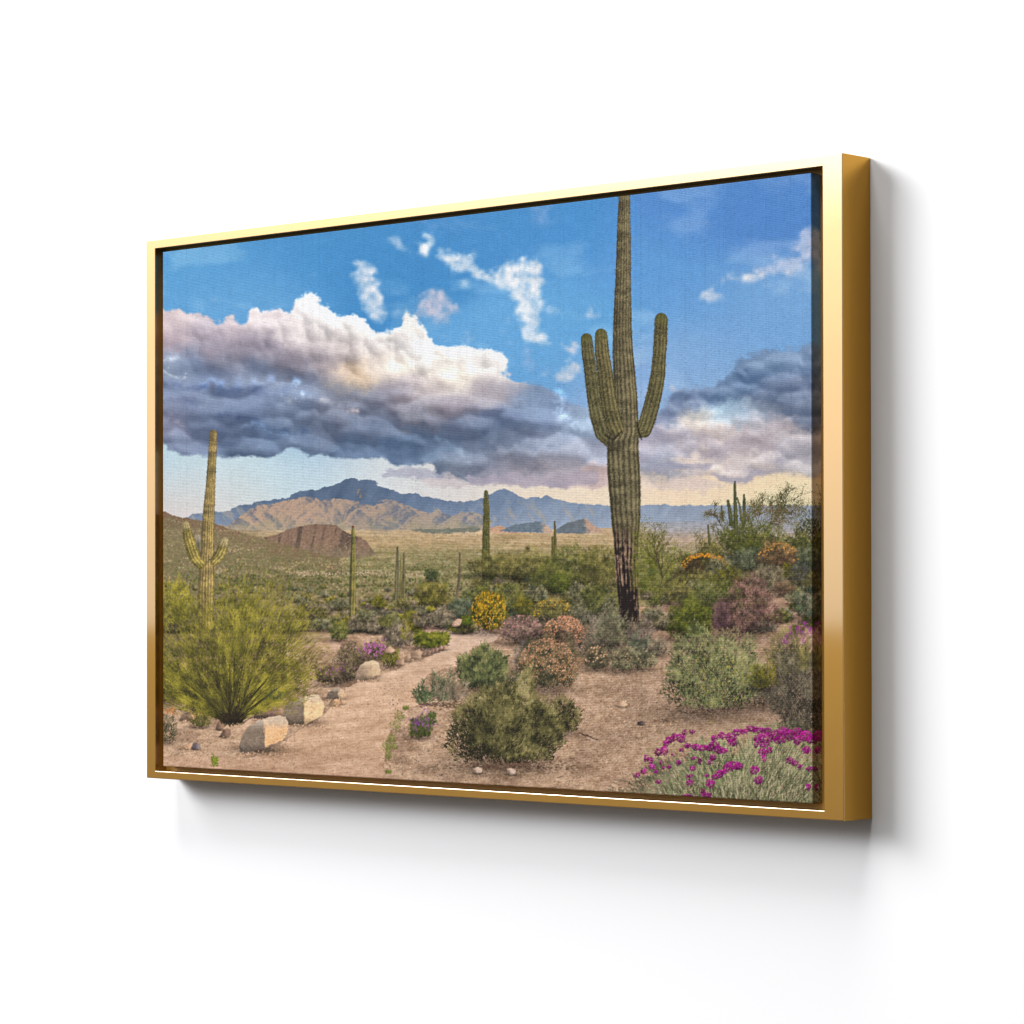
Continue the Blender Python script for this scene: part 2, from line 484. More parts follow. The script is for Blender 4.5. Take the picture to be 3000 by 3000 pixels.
# bank of cloud on the right
rbank = zC([(720, 1640), (735, 1560), (830, 1538), (960, 1520), (1060, 1500), (1130, 1450), (1220, 1400), (1240, 1330), (1330, 1300), (1400, 1270), (1480, 1250), (1560, 1270), (1680, 1260), (1760, 1220), (1850, 1200)]) + \
    [(1556, 905), (1500, 898), (1440, 905), (1380, 908), (1330, 900), (1280, 912), (1220, 925), (1190, 925), (1190, 800), (1230, 780)]
rctrl = [(1450, 684, (116, 138, 182)), (1505, 690, (124, 144, 188)), (1400, 716, (102, 124, 170)), (1350, 738, (112, 132, 176)), (1285, 748, (120, 134, 178)), (1450, 738, (112, 124, 164)), (1510, 735, (112, 122, 162)),
         (1232, 790, (140, 148, 186)), (1262, 780, (132, 142, 184)), (1310, 785, (250, 240, 228)), (1325, 802, (246, 232, 220)), (1280, 832, (188, 180, 192)), (1250, 850, (160, 160, 188)), (1345, 825, (224, 208, 204)), (1400, 795, (214, 208, 214)), (1385, 778, (170, 196, 228)), (1360, 785, (176, 200, 228)), (1410, 840, (186, 172, 178)),
         (1430, 770, (150, 154, 182)), (1460, 800, (196, 184, 190)), (1490, 830, (206, 194, 196)), (1500, 765, (118, 126, 160)), (1525, 800, (108, 114, 148)), (1215, 800, (190, 180, 195)), (1225, 840, (196, 186, 200)), (1260, 890, (156, 156, 180)), (1300, 866, (244, 222, 208)), (1325, 868, (250, 232, 214)), (1350, 882, (228, 212, 204)), (1400, 897, (182, 172, 180)),
         (1500, 882, (196, 188, 190)), (1480, 855, (176, 172, 186)), (1420, 868, (226, 212, 206)), (1250, 908, (250, 226, 204)), (1300, 908, (214, 198, 198)), (1290, 760, (124, 138, 178)), (1530, 850, (190, 184, 192)), (1350, 850, (178, 170, 186)), (1380, 860, (220, 206, 204))]
rctrl = greyer(rctrl, .12)
rctrl = [(x, y, (c[0] - 2, c[1] + 5, c[2]) if c[2] > c[0] + 20 else c) for x, y, c in rctrl]
gr = cloud(rbank, rctrl, 6, 6.0, 22, 12, 8, fray=.4, lo=.05, hi=1.0, fine=.4)
rolls = []
for i in range(70):
    x_, y_ = rp.uniform(1200, 1556), rp.uniform(665, 900)
    if y_ < np.interp(x_, [1200, 1390, 1440, 1540], [745, 700, 672, 655]):
        continue
    rolls.append((x_, y_, rp.uniform(10, 40)))
Hr = blur(relief(rolls, 2.0, 6.0) + 2.2 * f1 + 1.2 * f2, 2)
Hr2 = blur(Hr, 6)
sr = (Hr - samp(Hr, SX + 2, SY - 5)) * 1.5 + (Hr2 - samp(Hr2, SX + 4, SY - 9)) * 1.4
sky += (np.clip(sr, -18, 24) * gr * sstep(930, 890, SY))[..., None] * C(1, .97, .93)
# thin bands over the horizon
for poly, c, am in [([(730, 888), (760, 884), (790, 888), (830, 892), (850, 905), (800, 908), (760, 905), (728, 900)], (176, 176, 192), .8), ([(790, 905), (860, 900), (900, 915), (850, 925), (800, 920)], (206, 194, 196), .7),
                    ([(1330, 898), (1400, 892), (1480, 890), (1420, 906), (1350, 906)], (178, 172, 182), .8), ([(1225, 915), (1300, 905), (1380, 915), (1330, 930), (1240, 925)], (220, 202, 198), .6), ([(1210, 880), (1290, 872), (1350, 868), (1340, 885), (1230, 892)], (160, 160, 182), .6),
                    ([(300, 934), (345, 932), (345, 935), (300, 937)], (200, 196, 200), .5), ([(416, 893), (430, 893), (440, 897), (420, 897)], (170, 185, 200), .5), ([(880, 898), (1000, 890), (1140, 890), (1130, 908), (980, 918), (890, 912)], (176, 166, 180), .7)]:
    cloud(poly, [(1000, 900, c)], 4, 5, 50, 50, 7, am)

# small white clouds and wisps
wisp = sstep(-0.9, 0.3, f1 * .7 + w2 * .6)
streak = sstep(-0.8, 0.5, fbm(SX / 7 + SY / 90, SY / 26, 70, 4))
for poly, c, soft, am in [
    (zA([(1370, 190), (1440, 155), (1480, 205), (1520, 165), (1545, 200), (1540, 280), (1580, 340), (1570, 420), (1610, 470), (1620, 585), (1540, 590), (1470, 500), (1440, 440), (1420, 340), (1380, 250)]), (232, 226, 234), 3, .95),
    (zA([(1610, -10), (1700, -10), (1730, 0), (1790, 110), (1760, 125), (1690, 50)]), (205, 208, 226), 4, .6),
    (zA([(1640, 500), (1700, 510), (1720, 560), (1650, 560)]), (200, 205, 225), 4, .5), (zA([(1735, 480), (1830, 570), (1890, 660), (1740, 650), (1725, 560)]), (240, 230, 226), 3, .9),
    (zA([(520, 530), (545, 540), (560, 640), (530, 640)]), (236, 218, 216), 3, .6), (zA([(370, 440), (420, 430), (430, 450), (380, 450)]), (190, 190, 215), 3, .5), (zA([(470, 440), (490, 460), (490, 480), (470, 470)]), (190, 190, 215), 3, .5),
    (zA([(120, 430), (135, 430), (140, 490), (160, 520), (120, 500)]), (200, 196, 216), 3, .6),
    (zB([(50, 365), (90, 340), (150, 318), (172, 380), (140, 430), (100, 482), (60, 462), (44, 400)]), (240, 236, 240), 3, 1), (zB([(100, 240), (120, 300), (140, 330), (110, 330)]), (170, 195, 228), 3, .5),
    (zB([(176, 450), (220, 412), (300, 438), (350, 418), (400, 450), (450, 428), (472, 490), (440, 555), (540, 555), (580, 588), (640, 500), (700, 512), (760, 490), (800, 468), (850, 508), (920, 508), (945, 535), (920, 560), (942, 640), (932, 740), (964, 760), (940, 850),
         (925, 900), (905, 990), (960, 1000), (1000, 1085), (920, 1095), (860, 1080), (800, 1050), (788, 960), (800, 900), (740, 880), (760, 820), (736, 780), (700, 770), (712, 720), (640, 690), (580, 660), (500, 642), (430, 572), (380, 560), (340, 602), (310, 540), (260, 500), (200, 482)]), (242, 239, 243), 3, 1),
    (zB([(350, 620), (400, 640), (415, 700), (380, 700)]), (225, 226, 238), 3, .8), (zB([(980, 800), (1020, 790), (1030, 830), (990, 900)]), (222, 224, 238), 4, .7),
    (zB([(14, 830), (80, 770), (150, 712), (220, 708), (280, 760), (325, 820), (348, 872), (270, 882), (255, 940), (170, 912), (110, 882), (40, 862)]), (196, 188, 208), 3, 1), (zB([(100, 860), (200, 890), (260, 900), (240, 940), (150, 910)]), (222, 208, 212), 5, .7),
    (zB([(380, 1010), (440, 1010), (450, 1050), (400, 1070)]), (232, 226, 234), 3, .9), (zB([(270, 1060), (300, 1060), (305, 1090), (270, 1090)]), (226, 222, 232), 3, .8),
    (zB([(1236, 850), (1270, 830), (1330, 840), (1330, 895), (1280, 900)]), (214, 214, 232), 3, .9), (zB([(1190, 890), (1210, 885), (1215, 905), (1190, 905)]), (190, 205, 230), 3, .5),
    (zB([(1090, 1100), (1140, 1075), (1170, 1110), (1200, 1180), (1150, 1170), (1100, 1140)]), (218, 210, 224), 3, .9), (zB([(780, 1110), (850, 1100), (880, 1200), (860, 1290), (830, 1260)]), (190, 198, 224), 5, .6),
    (zB([(640, 1000), (700, 1040), (740, 1110), (660, 1060)]), (190, 206, 232), 5, .5), (zB([(690, 930), (730, 930), (720, 960), (690, 955)]), (190, 206, 232), 3, .6),
    (zB([(920, 1300), (970, 1265), (1000, 1290), (960, 1310)]), (216, 210, 222), 3, .8), (zB([(1010, 1310), (1080, 1250), (1140, 1215), (1200, 1260), (1200, 1330), (1100, 1350)]), (222, 212, 218), 4, .8), (zB([(650, 1330), (700, 1310), (800, 1370), (780, 1400)]), (170, 170, 200), 4, .5),
    (zC([(1110, 800), (1200, 735), (1290, 745), (1390, 715), (1460, 640), (1560, 620), (1630, 570), (1640, 470), (1700, 410), (1755, 360), (1850, 300), (1850, 560), (1700, 695), (1600, 745), (1500, 732), (1400, 772), (1330, 792), (1230, 772), (1150, 802)]), (208, 212, 232), 6, .85),
    (zC([(1110, 795), (1200, 740), (1260, 750), (1400, 730), (1420, 760), (1330, 790), (1230, 772)]), (236, 228, 232), 3, .8), (zC([(1400, 760), (1500, 730), (1640, 720), (1700, 690), (1600, 745), (1480, 745)]), (230, 222, 230), 4, .7),
    (zC([(945, 892), (1000, 835), (1060, 815), (1080, 860), (1175, 858), (1172, 888), (1060, 918), (980, 908)]), (226, 218, 228), 3, .9), (zC([(880, 930), (940, 915), (950, 930), (890, 940)]), (190, 200, 228), 3, .5),
    (zC([(1050, 690), (1080, 680), (1120, 710), (1070, 720)]), (206, 208, 228), 3, .8), (zC([(1670, 1040), (1700, 1000), (1760, 1000), (1700, 1050)]), (170, 172, 205), 4, .6),
    (zC([(735, 1560), (765, 1515), (815, 1518), (812, 1545)]), (240, 218, 214), 2, .9), (zC([(850, 1460), (890, 1430), (920, 1470), (900, 1490)]), (112, 140, 184), 4, .6), (zC([(1010, 1480), (1035, 1420), (1055, 1430), (1050, 1520)]), (112, 140, 184), 4, .5),
    (zC([(560, 1560), (600, 1490), (610, 1560), (570, 1640)]), (190, 190, 214), 5, .6),
    (zB([(0, 210), (300, 190), (500, 230), (400, 270), (100, 250)]), (140, 175, 222), 8, .5), (zB([(860, 130), (1000, 130), (1040, 190), (900, 260)]), (150, 178, 222), 8, .5)]:
    cloud(poly, [(1000, 600, (min(c[0] + 10, 250), min(c[1] + 14, 249), min(c[2] + 9, 250)) if soft < 5 else c)], soft + 1.6, 6.0, 60, 60, 8, min(am * 1.05, 1), gate=0.70 + 0.30 * wisp * streak, fray=.40, lo=.02, hi=1.12, fine=.16, solid=False)
sky += (2.2 * f1)[..., None]

# enlarge the sky into the paint buffer
yy = (np.arange(SH * K) + .5) / K + PY0
xx = (np.arange(BW) + .5) / K + PX0
GX, GY = np.meshgrid(xx, yy)
for c_ in range(3):
    IMG[:SH * K, :, c_] = samp(sky[..., c_], GX, GY)
del GX, GY


# ---- tools for the land
def grid(x0, y0, x1, y1):
    i0, i1 = max(0, int((x0 - PX0) * K)), min(BW, int((x1 - PX0) * K) + 1)
    j0, j1 = max(0, int((y0 - PY0) * K)), min(BH, int((y1 - PY0) * K) + 1)
    X, Y = np.meshgrid((np.arange(i0, i1) + .5) / K + PX0, (np.arange(j0, j1) + .5) / K + PY0)
    return X.astype(np.float32), Y.astype(np.float32), (slice(j0, j1), slice(i0, i1))


def fill(poly, fn, rough=0.0, rs=6.0, seed=1):
    """fill a polygon with colour fn(X, Y); rough frays its outline"""
    poly = [p[:2] for p in poly]
    xs, ys = [p[0] for p in poly], [p[1] for p in poly]
    X, Y, sl = grid(min(xs) - 4, min(ys) - 4, max(xs) + 4, max(ys) + 4)
    if X.size == 0:
        return
    if rough:
        m = polymask(poly, X + rough * fbm(X / rs, Y / rs, seed, 3), Y + rough * fbm(X / rs + 7, Y / rs, seed + 5, 3))
    else:
        m = polymask(poly, X, Y)
    col = fn(X[m], Y[m])
    IMG[sl][m] = col


def ramp(v, stops):
    ps = [s[0] for s in stops]
    return np.stack([np.interp(v, ps, [s[1][k] for s in stops]) for k in range(3)], -1).astype(np.float32)


def strokes(x, y, ang, ln, wd, col):
    """many short straight strokes, later ones over earlier ones (ang 0 = right, pi/2 = up)"""
    n = len(x)
    if n == 0:
        return
    ln = np.broadcast_to(ln, (n,)).astype(np.float32)
    wd = np.broadcast_to(wd, (n,)).astype(np.float32)
    T = int(np.ceil(ln.max() * K * 1.1)) + 1
    wmax = int(np.ceil(wd.max() * K))
    t = np.linspace(0, 1, T, dtype=np.float32)[None, :, None]
    o = (np.arange(wmax, dtype=np.float32) - (wmax - 1) / 2)[None, None, :]
    dx, dy = np.cos(ang)[:, None, None], -np.sin(ang)[:, None, None]
    px = (x[:, None, None] - PX0 + dx * ln[:, None, None] * t) * K + np.where(np.abs(dy) >= np.abs(dx), o, 0)
    py = (y[:, None, None] - PY0 + dy * ln[:, None, None] * t) * K + np.where(np.abs(dy) < np.abs(dx), o, 0)
    ok = np.abs(o) <= np.maximum((wd[:, None, None] * K - 1) / 2 * (1.15 - t * .6), 0.01) + 0.01
    if wmax % 2 == 0:
        ok = np.abs(o) <= np.maximum(wd[:, None, None] * K / 2 * (1.1 - t * .5), 0.5)
    ix, iy = px.astype(np.int32), py.astype(np.int32)
    ok = ok & (px >= 0) & (py >= 0) & (ix < BW) & (iy < BH)
    cc = np.broadcast_to(col[:, None, None, :], ix.shape + (3,))
    IMG[iy[ok], ix[ok]] = cc[ok]


def dots(x, y, r, col):
    """round dots of radius r, in order"""
    n = len(x)
    r = np.broadcast_to(r, (n,)).astype(np.float32)
    R = int(np.ceil(r.max() * K))
    oy, ox = np.mgrid[-R:R + 1, -R:R + 1]
    ox, oy = ox.ravel()[None], oy.ravel()[None]
    ok = (ox ** 2 + oy ** 2) <= np.maximum((r * K)[:, None], .4) ** 2
    ix = ((x[:, None] - PX0) * K).astype(np.int32) + ox
    iy = ((y[:, None] - PY0) * K).astype(np.int32) + oy
    ok &= (ix >= 0) & (iy >= 0) & (ix < BW) & (iy < BH)
    cc = np.broadcast_to(col[:, None, :], ix.shape + (3,))
    IMG[iy[ok], ix[ok]] = cc[ok]


def pick(cols, n, jit=10):
    c = np.array(cols, np.float32)[RNG.integers(0, len(cols), n)]
    return np.clip(c * (1 + RNG.normal(0, .07, (n, 1))) + RNG.normal(0, jit * .35, (n, 3)), 0, 255).astype(np.float32)


def mix(a, b_, t):
    return a + (b_ - a) * t[..., None]


# ---- far mountains
def far_col(X, Y):
    base = mix(ramp(X, [(350, (96, 116, 142)), (650, (82, 102, 128)), (760, (98, 118, 146)), (920, (112, 132, 160)), (1120, (140, 158, 182)), (1540, (160, 168, 184))]), C(168, 176, 190), sstep(940, 1000, Y) * .55)
    g = fbm(X / 14 + Y / 30, Y / 26, 80, 4)
    base = base + (g * 9)[..., None]
    base = mix(base, C(172, 180, 194), np.full(X.shape, .08, np.float32))
    lit = sstep(.15, .6, fbm(X / 9 - Y / 14, Y / 22, 84, 4)) * sstep(925, 975, Y) * (X < 1120)
    return mix(base, C(186, 172, 152), lit * .45)


far = zD([(150, 900), (215, 880), (280, 845), (360, 835), (470, 825), (560, 825), (620, 795), (670, 770), (740, 770), (790, 745), (880, 730), (960, 725), (1040, 715), (1100, 685), (1160, 660), (1230, 650), (1300, 655), (1340, 630), (1390, 630),
          (1460, 600), (1500, 575), (1560, 552), (1595, 557), (1630, 575), (1680, 565), (1740, 567), (1790, 595)]) + \
    zE([(0, 600), (60, 628), (150, 660), (250, 685), (290, 673), (330, 680), (370, 700), (420, 705), (450, 720), (510, 715), (560, 730), (640, 740), (740, 745), (800, 735), (860, 715), (930, 680), (1000, 645), (1040, 640), (1090, 655), (1150, 690),
        (1220, 720), (1260, 710), (1340, 710), (1380, 688), (1440, 725), (1500, 735), (1560, 750), (1700, 760), (1890, 775)]) + \
    zF([(100, 772), (340, 778), (550, 768), (620, 778), (720, 772), (900, 776), (1300, 774), (1850, 776)]) + [(1556, 1030), (300, 1030), (300, 985)]
fill(far, far_col, 1.6, 7)


def tan_col(X, Y):
    wx_, wy_ = 6 * fbm(X / 30, Y / 30, 88, 3), 6 * fbm(X / 30 + 9, Y / 30, 89, 3)

    def h(x, y):
        x, y = x + wx_, y + wy_
        p_, q_ = x * .62 + y * .95, x * .62 - y * .95
        return (1 - np.abs(vnoise(p_ / 24, q_ / 52, 90)) * 2) * 1.0 + (1 - np.abs(vnoise(q_ / 22 + 3, p_ / 48, 92)) * 2) * .9 + (1 - np.abs(vnoise(p_ / 9, q_ / 12, 93)) * 2) * .20 + .18 * vnoise(x / 5, y / 6, 94) + .10 * vnoise(x / 2.4, y / 2.8, 95)
    s = (h(X - 2.2, Y) - h(X + 2.2, Y)) * 1.5 + .20 * h(X, Y) + .05
    lit = ramp(X, [(430, (196, 162, 134)), (560, (194, 160, 132)), (700, (182, 156, 134)), (900, (176, 160, 144))])
    sh = ramp(X, [(430, (104, 108, 122)), (600, (100, 104, 116)), (900, (116, 124, 138))])
    c = mix(sh, lit, sstep(-.75, .85, s + .25 * sstep(700, 560, X)))
    c = mix(c, C(108, 120, 138), sstep(945, 915, Y + 8 * vnoise(X / 20, Y / 20, 98)) * .45)
    veg = sstep(970, 1000, Y + 10 * fbm(X / 20, Y / 20, 99, 3))
    c = mix(c, C(176, 172, 178), np.full(X.shape, .14, np.float32))
    return mix(c, C(166, 154, 126), veg * .6) + (5 * fbm(X / 2.2, Y / 2.2, 101, 2))[..., None]


tan = zD([(420, 925), (560, 940), (640, 880), (700, 850), (780, 790), (830, 775), (900, 770), (1000, 742), (1100, 722), (1160, 705), (1230, 705), (1290, 720), (1340, 742), (1430, 722), (1520, 725), (1600, 735), (1650, 752), (1740, 772), (1800, 770), (1870, 745)]) + \
    zE([(0, 745), (60, 732), (140, 725), (220, 762), (300, 790), (400, 832), (450, 830), (500, 805), (560, 842), (620, 856), (700, 830), (800, 830), (870, 852), (950, 900), (900, 990)]) + [(900, 1012), (400, 1012), (380, 985)]
fill(tan, tan_col, 2.2, 8)
fill(zD([(1590, 720), (1640, 625), (1660, 640), (1690, 700), (1640, 720)]), lambda X, Y: mix(np.broadcast_to(C(92, 108, 130), X.shape + (3,)), C(170, 140, 120), sstep(.0, .5, fbm(X / 5, Y / 8, 103, 3)) * .6), 2, 4)


# ---- the plain
def plain_col(X, Y):
    n = fbm(X / 40, Y / 9, 110, 4)
    n2 = fbm(X / 7, Y / 2.5, 114, 3)
    c = ramp(Y + 7 * n, [(990, (170, 160, 145)), (1004, (194, 168, 134)), (1024, (180, 154, 116)), (1045, (150, 138, 98)), (1080, (132, 124, 84)), (1130, (140, 124, 88)), (1200, (164, 138, 108))])
    c = c + (14 * sstep(.25, .6, fbm(X / 110, Y / 4.5, 118, 3)) - 12 * sstep(.2, .6, fbm(X / 80 + 5, Y / 6, 119, 3)))[..., None]
    right = sstep(1180, 1260, X) * sstep(1060, 1010, Y)
    c = mix(c, ramp(Y, [(975, (156, 166, 182)), (1000, (170, 164, 164)), (1020, (186, 162, 146)), (1050, (160, 146, 126))]), right)
    left = sstep(560, 420, X) * sstep(970, 1010, Y + .0 * X)
    c = mix(c, C(124, 110, 80), left * .8)
    return c + (n2 * 12)[..., None]


fill([(296, 1000), (700, 1000), (1000, 1000), (1150, 996), (1200, 985), (1556, 978), (1556, 1240), (296, 1240)], plain_col, 1.2, 9)
# small buttes on the plain
fill(zE([(930, 950), (1000, 938), (1080, 968), (1180, 985), (1190, 1000), (930, 1000)]), lambda X, Y: C(196, 158, 130) + (14 * fbm(X / 4, Y / 4, 120, 3))[..., None], 1.5, 5)
fill(zE([(1000, 985), (1060, 960), (1120, 930), (1200, 918), (1290, 905), (1335, 908), (1390, 940), (1430, 985), (1430, 1000)]), lambda X, Y: mix(np.broadcast_to(C(112, 124, 134), X.shape + (3,)), C(190, 164, 144), sstep(1018, 1030, X + 4 * vnoise(X / 4, Y / 4, 3))) + (9 * fbm(X / 4, Y / 4, 121, 3))[..., None], 1.2, 5)
fill(zE([(1440, 1002), (1465, 965), (1550, 915), (1640, 892), (1692, 880), (1740, 918), (1800, 958), (1845, 992), (1700, 1003)]), lambda X, Y: mix(np.broadcast_to(C(112, 120, 126), X.shape + (3,)), C(188, 158, 138), sstep(1098, 1110, X - (Y - 985) * .25 + 4 * vnoise(X / 4, Y / 4, 4))) + (9 * fbm(X / 4, Y / 4, 122, 3))[..., None], 1.2, 5)
fill(zE([(270, 968), (500, 965), (700, 958), (840, 945), (850, 985), (600, 998), (420, 1000)]), lambda X, Y: C(126, 126, 112) + (9 * fbm(X / 6, Y / 3, 123, 3))[..., None], 1.5, 6)


def hill_col(X, Y):
    top = 955 + (X - 296) * .18
    n = fbm(X / 16, Y / 10, 130, 4)
    c = mix(np.broadcast_to(C(132, 106, 84), X.shape + (3,)), C(126, 114, 82), sstep(0, 60, Y - top + 20 * n))
    return c + (10 * fbm(X / 3, Y / 2, 134, 3))[..., None]


def dome_col(X, Y):
    g = fbm(X / 9 + Y / 40, Y / 60, 140, 4)
    c = mix(np.broadcast_to(C(138, 112, 94), X.shape + (3,)), C(102, 84, 74), sstep(-.1, .6, g))
    c = mix(c, C(134, 118, 94), sstep(1018, 1056, Y + 6 * g) * .85)
    return c + (10 * fbm(X / 2.5, Y / 2.5, 144, 2))[..., None]


fill(zD([(860, 1035), (960, 1010), (1050, 975), (1120, 950), (1200, 935), (1300, 925), (1400, 930), (1455, 938), (1500, 970), (1560, 1010), (1650, 1030), (1690, 1060), (1730, 1120), (1775, 1168), (1650, 1205), (1500, 1200), (1200, 1180), (1000, 1120)]), dome_col, 1.2, 6)
fill(zD([(-20, 790), (45, 820), (150, 860), (260, 880), (330, 893), (440, 913), (540, 943), (660, 990), (800, 1030), (900, 1058), (1000, 1080), (1100, 1112), (1250, 1150), (1500, 1210), (1500, 1500), (-20, 1500)]), hill_col, 1.2, 6)

# scrub on the plain: dots that grow towards the viewer
n = 30000
y = 1000 + 190 * RNG.random(n) ** 1.5
x = RNG.uniform(296, 1556, n)
y = np.where((x < 640) & (RNG.random(n) < .35), RNG.uniform(975, 1120, n), y)
keep = (y > 1006) | ((x < 470) & (y > 962 + (x - 296) * .19))
keep &= ~((x > 505) & (x < 705) & (y < 1052) & (RNG.random(n) < .8))
x, y = x[keep], y[keep]
o = np.argsort(y)
x, y = x[o], y[o]
n = len(x)
far_t = sstep(1000, 1110, y)
clump = fbm(x / 26, y / 8, 150, 3)
dark = mix(np.broadcast_to(C(138, 126, 94), (n, 3)), C(84, 88, 50), far_t)
light = mix(np.broadcast_to(C(198, 172, 138), (n, 3)), C(168, 150, 108), far_t)
cc = mix(dark, light, np.clip(.40 + .6 * clump + RNG.normal(0, .3, n), 0, 1)) + RNG.normal(0, 5, (n, 3))
dots(x, y, (.5 + 1.6 * far_t * RNG.random(n)), cc.astype(np.float32))
x = RNG.uniform(560, 830, 240)
y = RNG.normal(1082, 3, 240)
dots(x, y, .8, pick([(205, 180, 160), (190, 165, 135)], 240))


# ---- foreground ground and path
def ground_col(X, Y):
    n = fbm(X / 50, Y / 22, 160, 4)
    fine = fbm(X / 2.4, Y / 1.6, 164, 3)
    big = fbm(X / 9, Y / 6, 167, 3)
    c = mix(np.broadcast_to(C(192, 160, 132), X.shape + (3,)), C(166, 136, 112), sstep(-.4, .6, n))
    c = mix(c, C(174, 144, 120), sstep(1000, 1300, X) * .7)
    c = mix(c, C(186, 150, 126), sstep(1260, 1160, Y) * .5)
    return c + (fine * 18 + big * 12 - 10 * sstep(.15, .6, fbm(X / 22, Y / 9, 169, 3)))[..., None]


def path_col(X, Y):
    n = fbm(X / 46 + Y / 60, Y / 12, 170, 4)
    fine = fbm(X / 2.0, Y / 1.4, 174, 3)
    c = ramp(Y, [(1180, (208, 178, 156)), (1240, (208, 176, 150)), (1320, (208, 172, 142)), (1400, (200, 164, 134)), (1480, (190, 154, 128))])
    return c + (n * 13 + fine * 9 + 8 * fbm(X / 9, Y / 4, 178, 3))[..., None]


fill([(296, 1236), (420, 1240), (560, 1225), (660, 1200), (740, 1180), (860, 1168), (1000, 1165), (1180, 1150), (1250, 1135), (1330, 1120), (1556, 1100), (1556, 1536), (296, 1536)], ground_col, 4, 12)
path = zH([(1240, 470), (1300, 452), (1450, 445), (1580, 458), (1700, 490), (1810, 512), (1790, 560), (1560, 640), (1430, 800), (1150, 880), (1080, 1000), (1050, 1180), (940, 1200), (860, 1300), (790, 1400), (740, 1600), (705, 1900), (690, 2050)]) + \
    [(296, 1500), (296, 1436), (360, 1425), (450, 1432), (500, 1425), (560, 1380), (612, 1348)] + zH([(240, 1180), (360, 1110), (350, 1010), (690, 905), (830, 835), (1170, 712), (1330, 622), (1345, 570), (1260, 500)])
fill(path, path_col, 2.2, 9)
# gravel
for (x0, y0, x1, y1, nn) in [(720, 1300, 1540, 1530, 9000), (1000, 1230, 1420, 1400, 4200), (300, 1380, 560, 1450, 1500), (450, 1240, 760, 1500, 2600)]:
    x, y = RNG.uniform(x0, x1, nn), RNG.uniform(y0, y1, nn)
    strokes(x, y, RNG.normal(0, .2, nn), RNG.uniform(.4, 2.0, nn), .5, pick([(120, 92, 76), (104, 82, 70), (196, 164, 138), (206, 178, 152), (150, 124, 104)], nn))
k_ = 330
x, y = RNG.uniform(740, 1300, k_), RNG.uniform(1320, 1520, k_)
dots(x + .8, y + .8, 1.1, pick([(92, 70, 58)], k_))
dots(x, y, RNG.uniform(.6, 1.6, k_), pick([(196, 170, 146), (214, 186, 152), (164, 140, 124), (128, 108, 98)], k_))
k_ = 70
strokes(RNG.uniform(740, 1300, k_), RNG.uniform(1320, 1510, k_), RNG.uniform(-.6, .6, k_), RNG.uniform(4, 14, k_), .6, pick([(104, 82, 66), (150, 126, 104), (86, 66, 54)], k_))


# ---- plants
def painted_shade(cx, cy, rx_, ry_, a):
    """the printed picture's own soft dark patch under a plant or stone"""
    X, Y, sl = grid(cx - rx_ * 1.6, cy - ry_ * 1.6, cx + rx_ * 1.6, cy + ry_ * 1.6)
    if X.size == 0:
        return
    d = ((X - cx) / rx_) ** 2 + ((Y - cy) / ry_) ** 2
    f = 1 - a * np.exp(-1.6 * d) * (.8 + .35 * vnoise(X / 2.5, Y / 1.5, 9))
    IMG[sl] *= f[..., None]


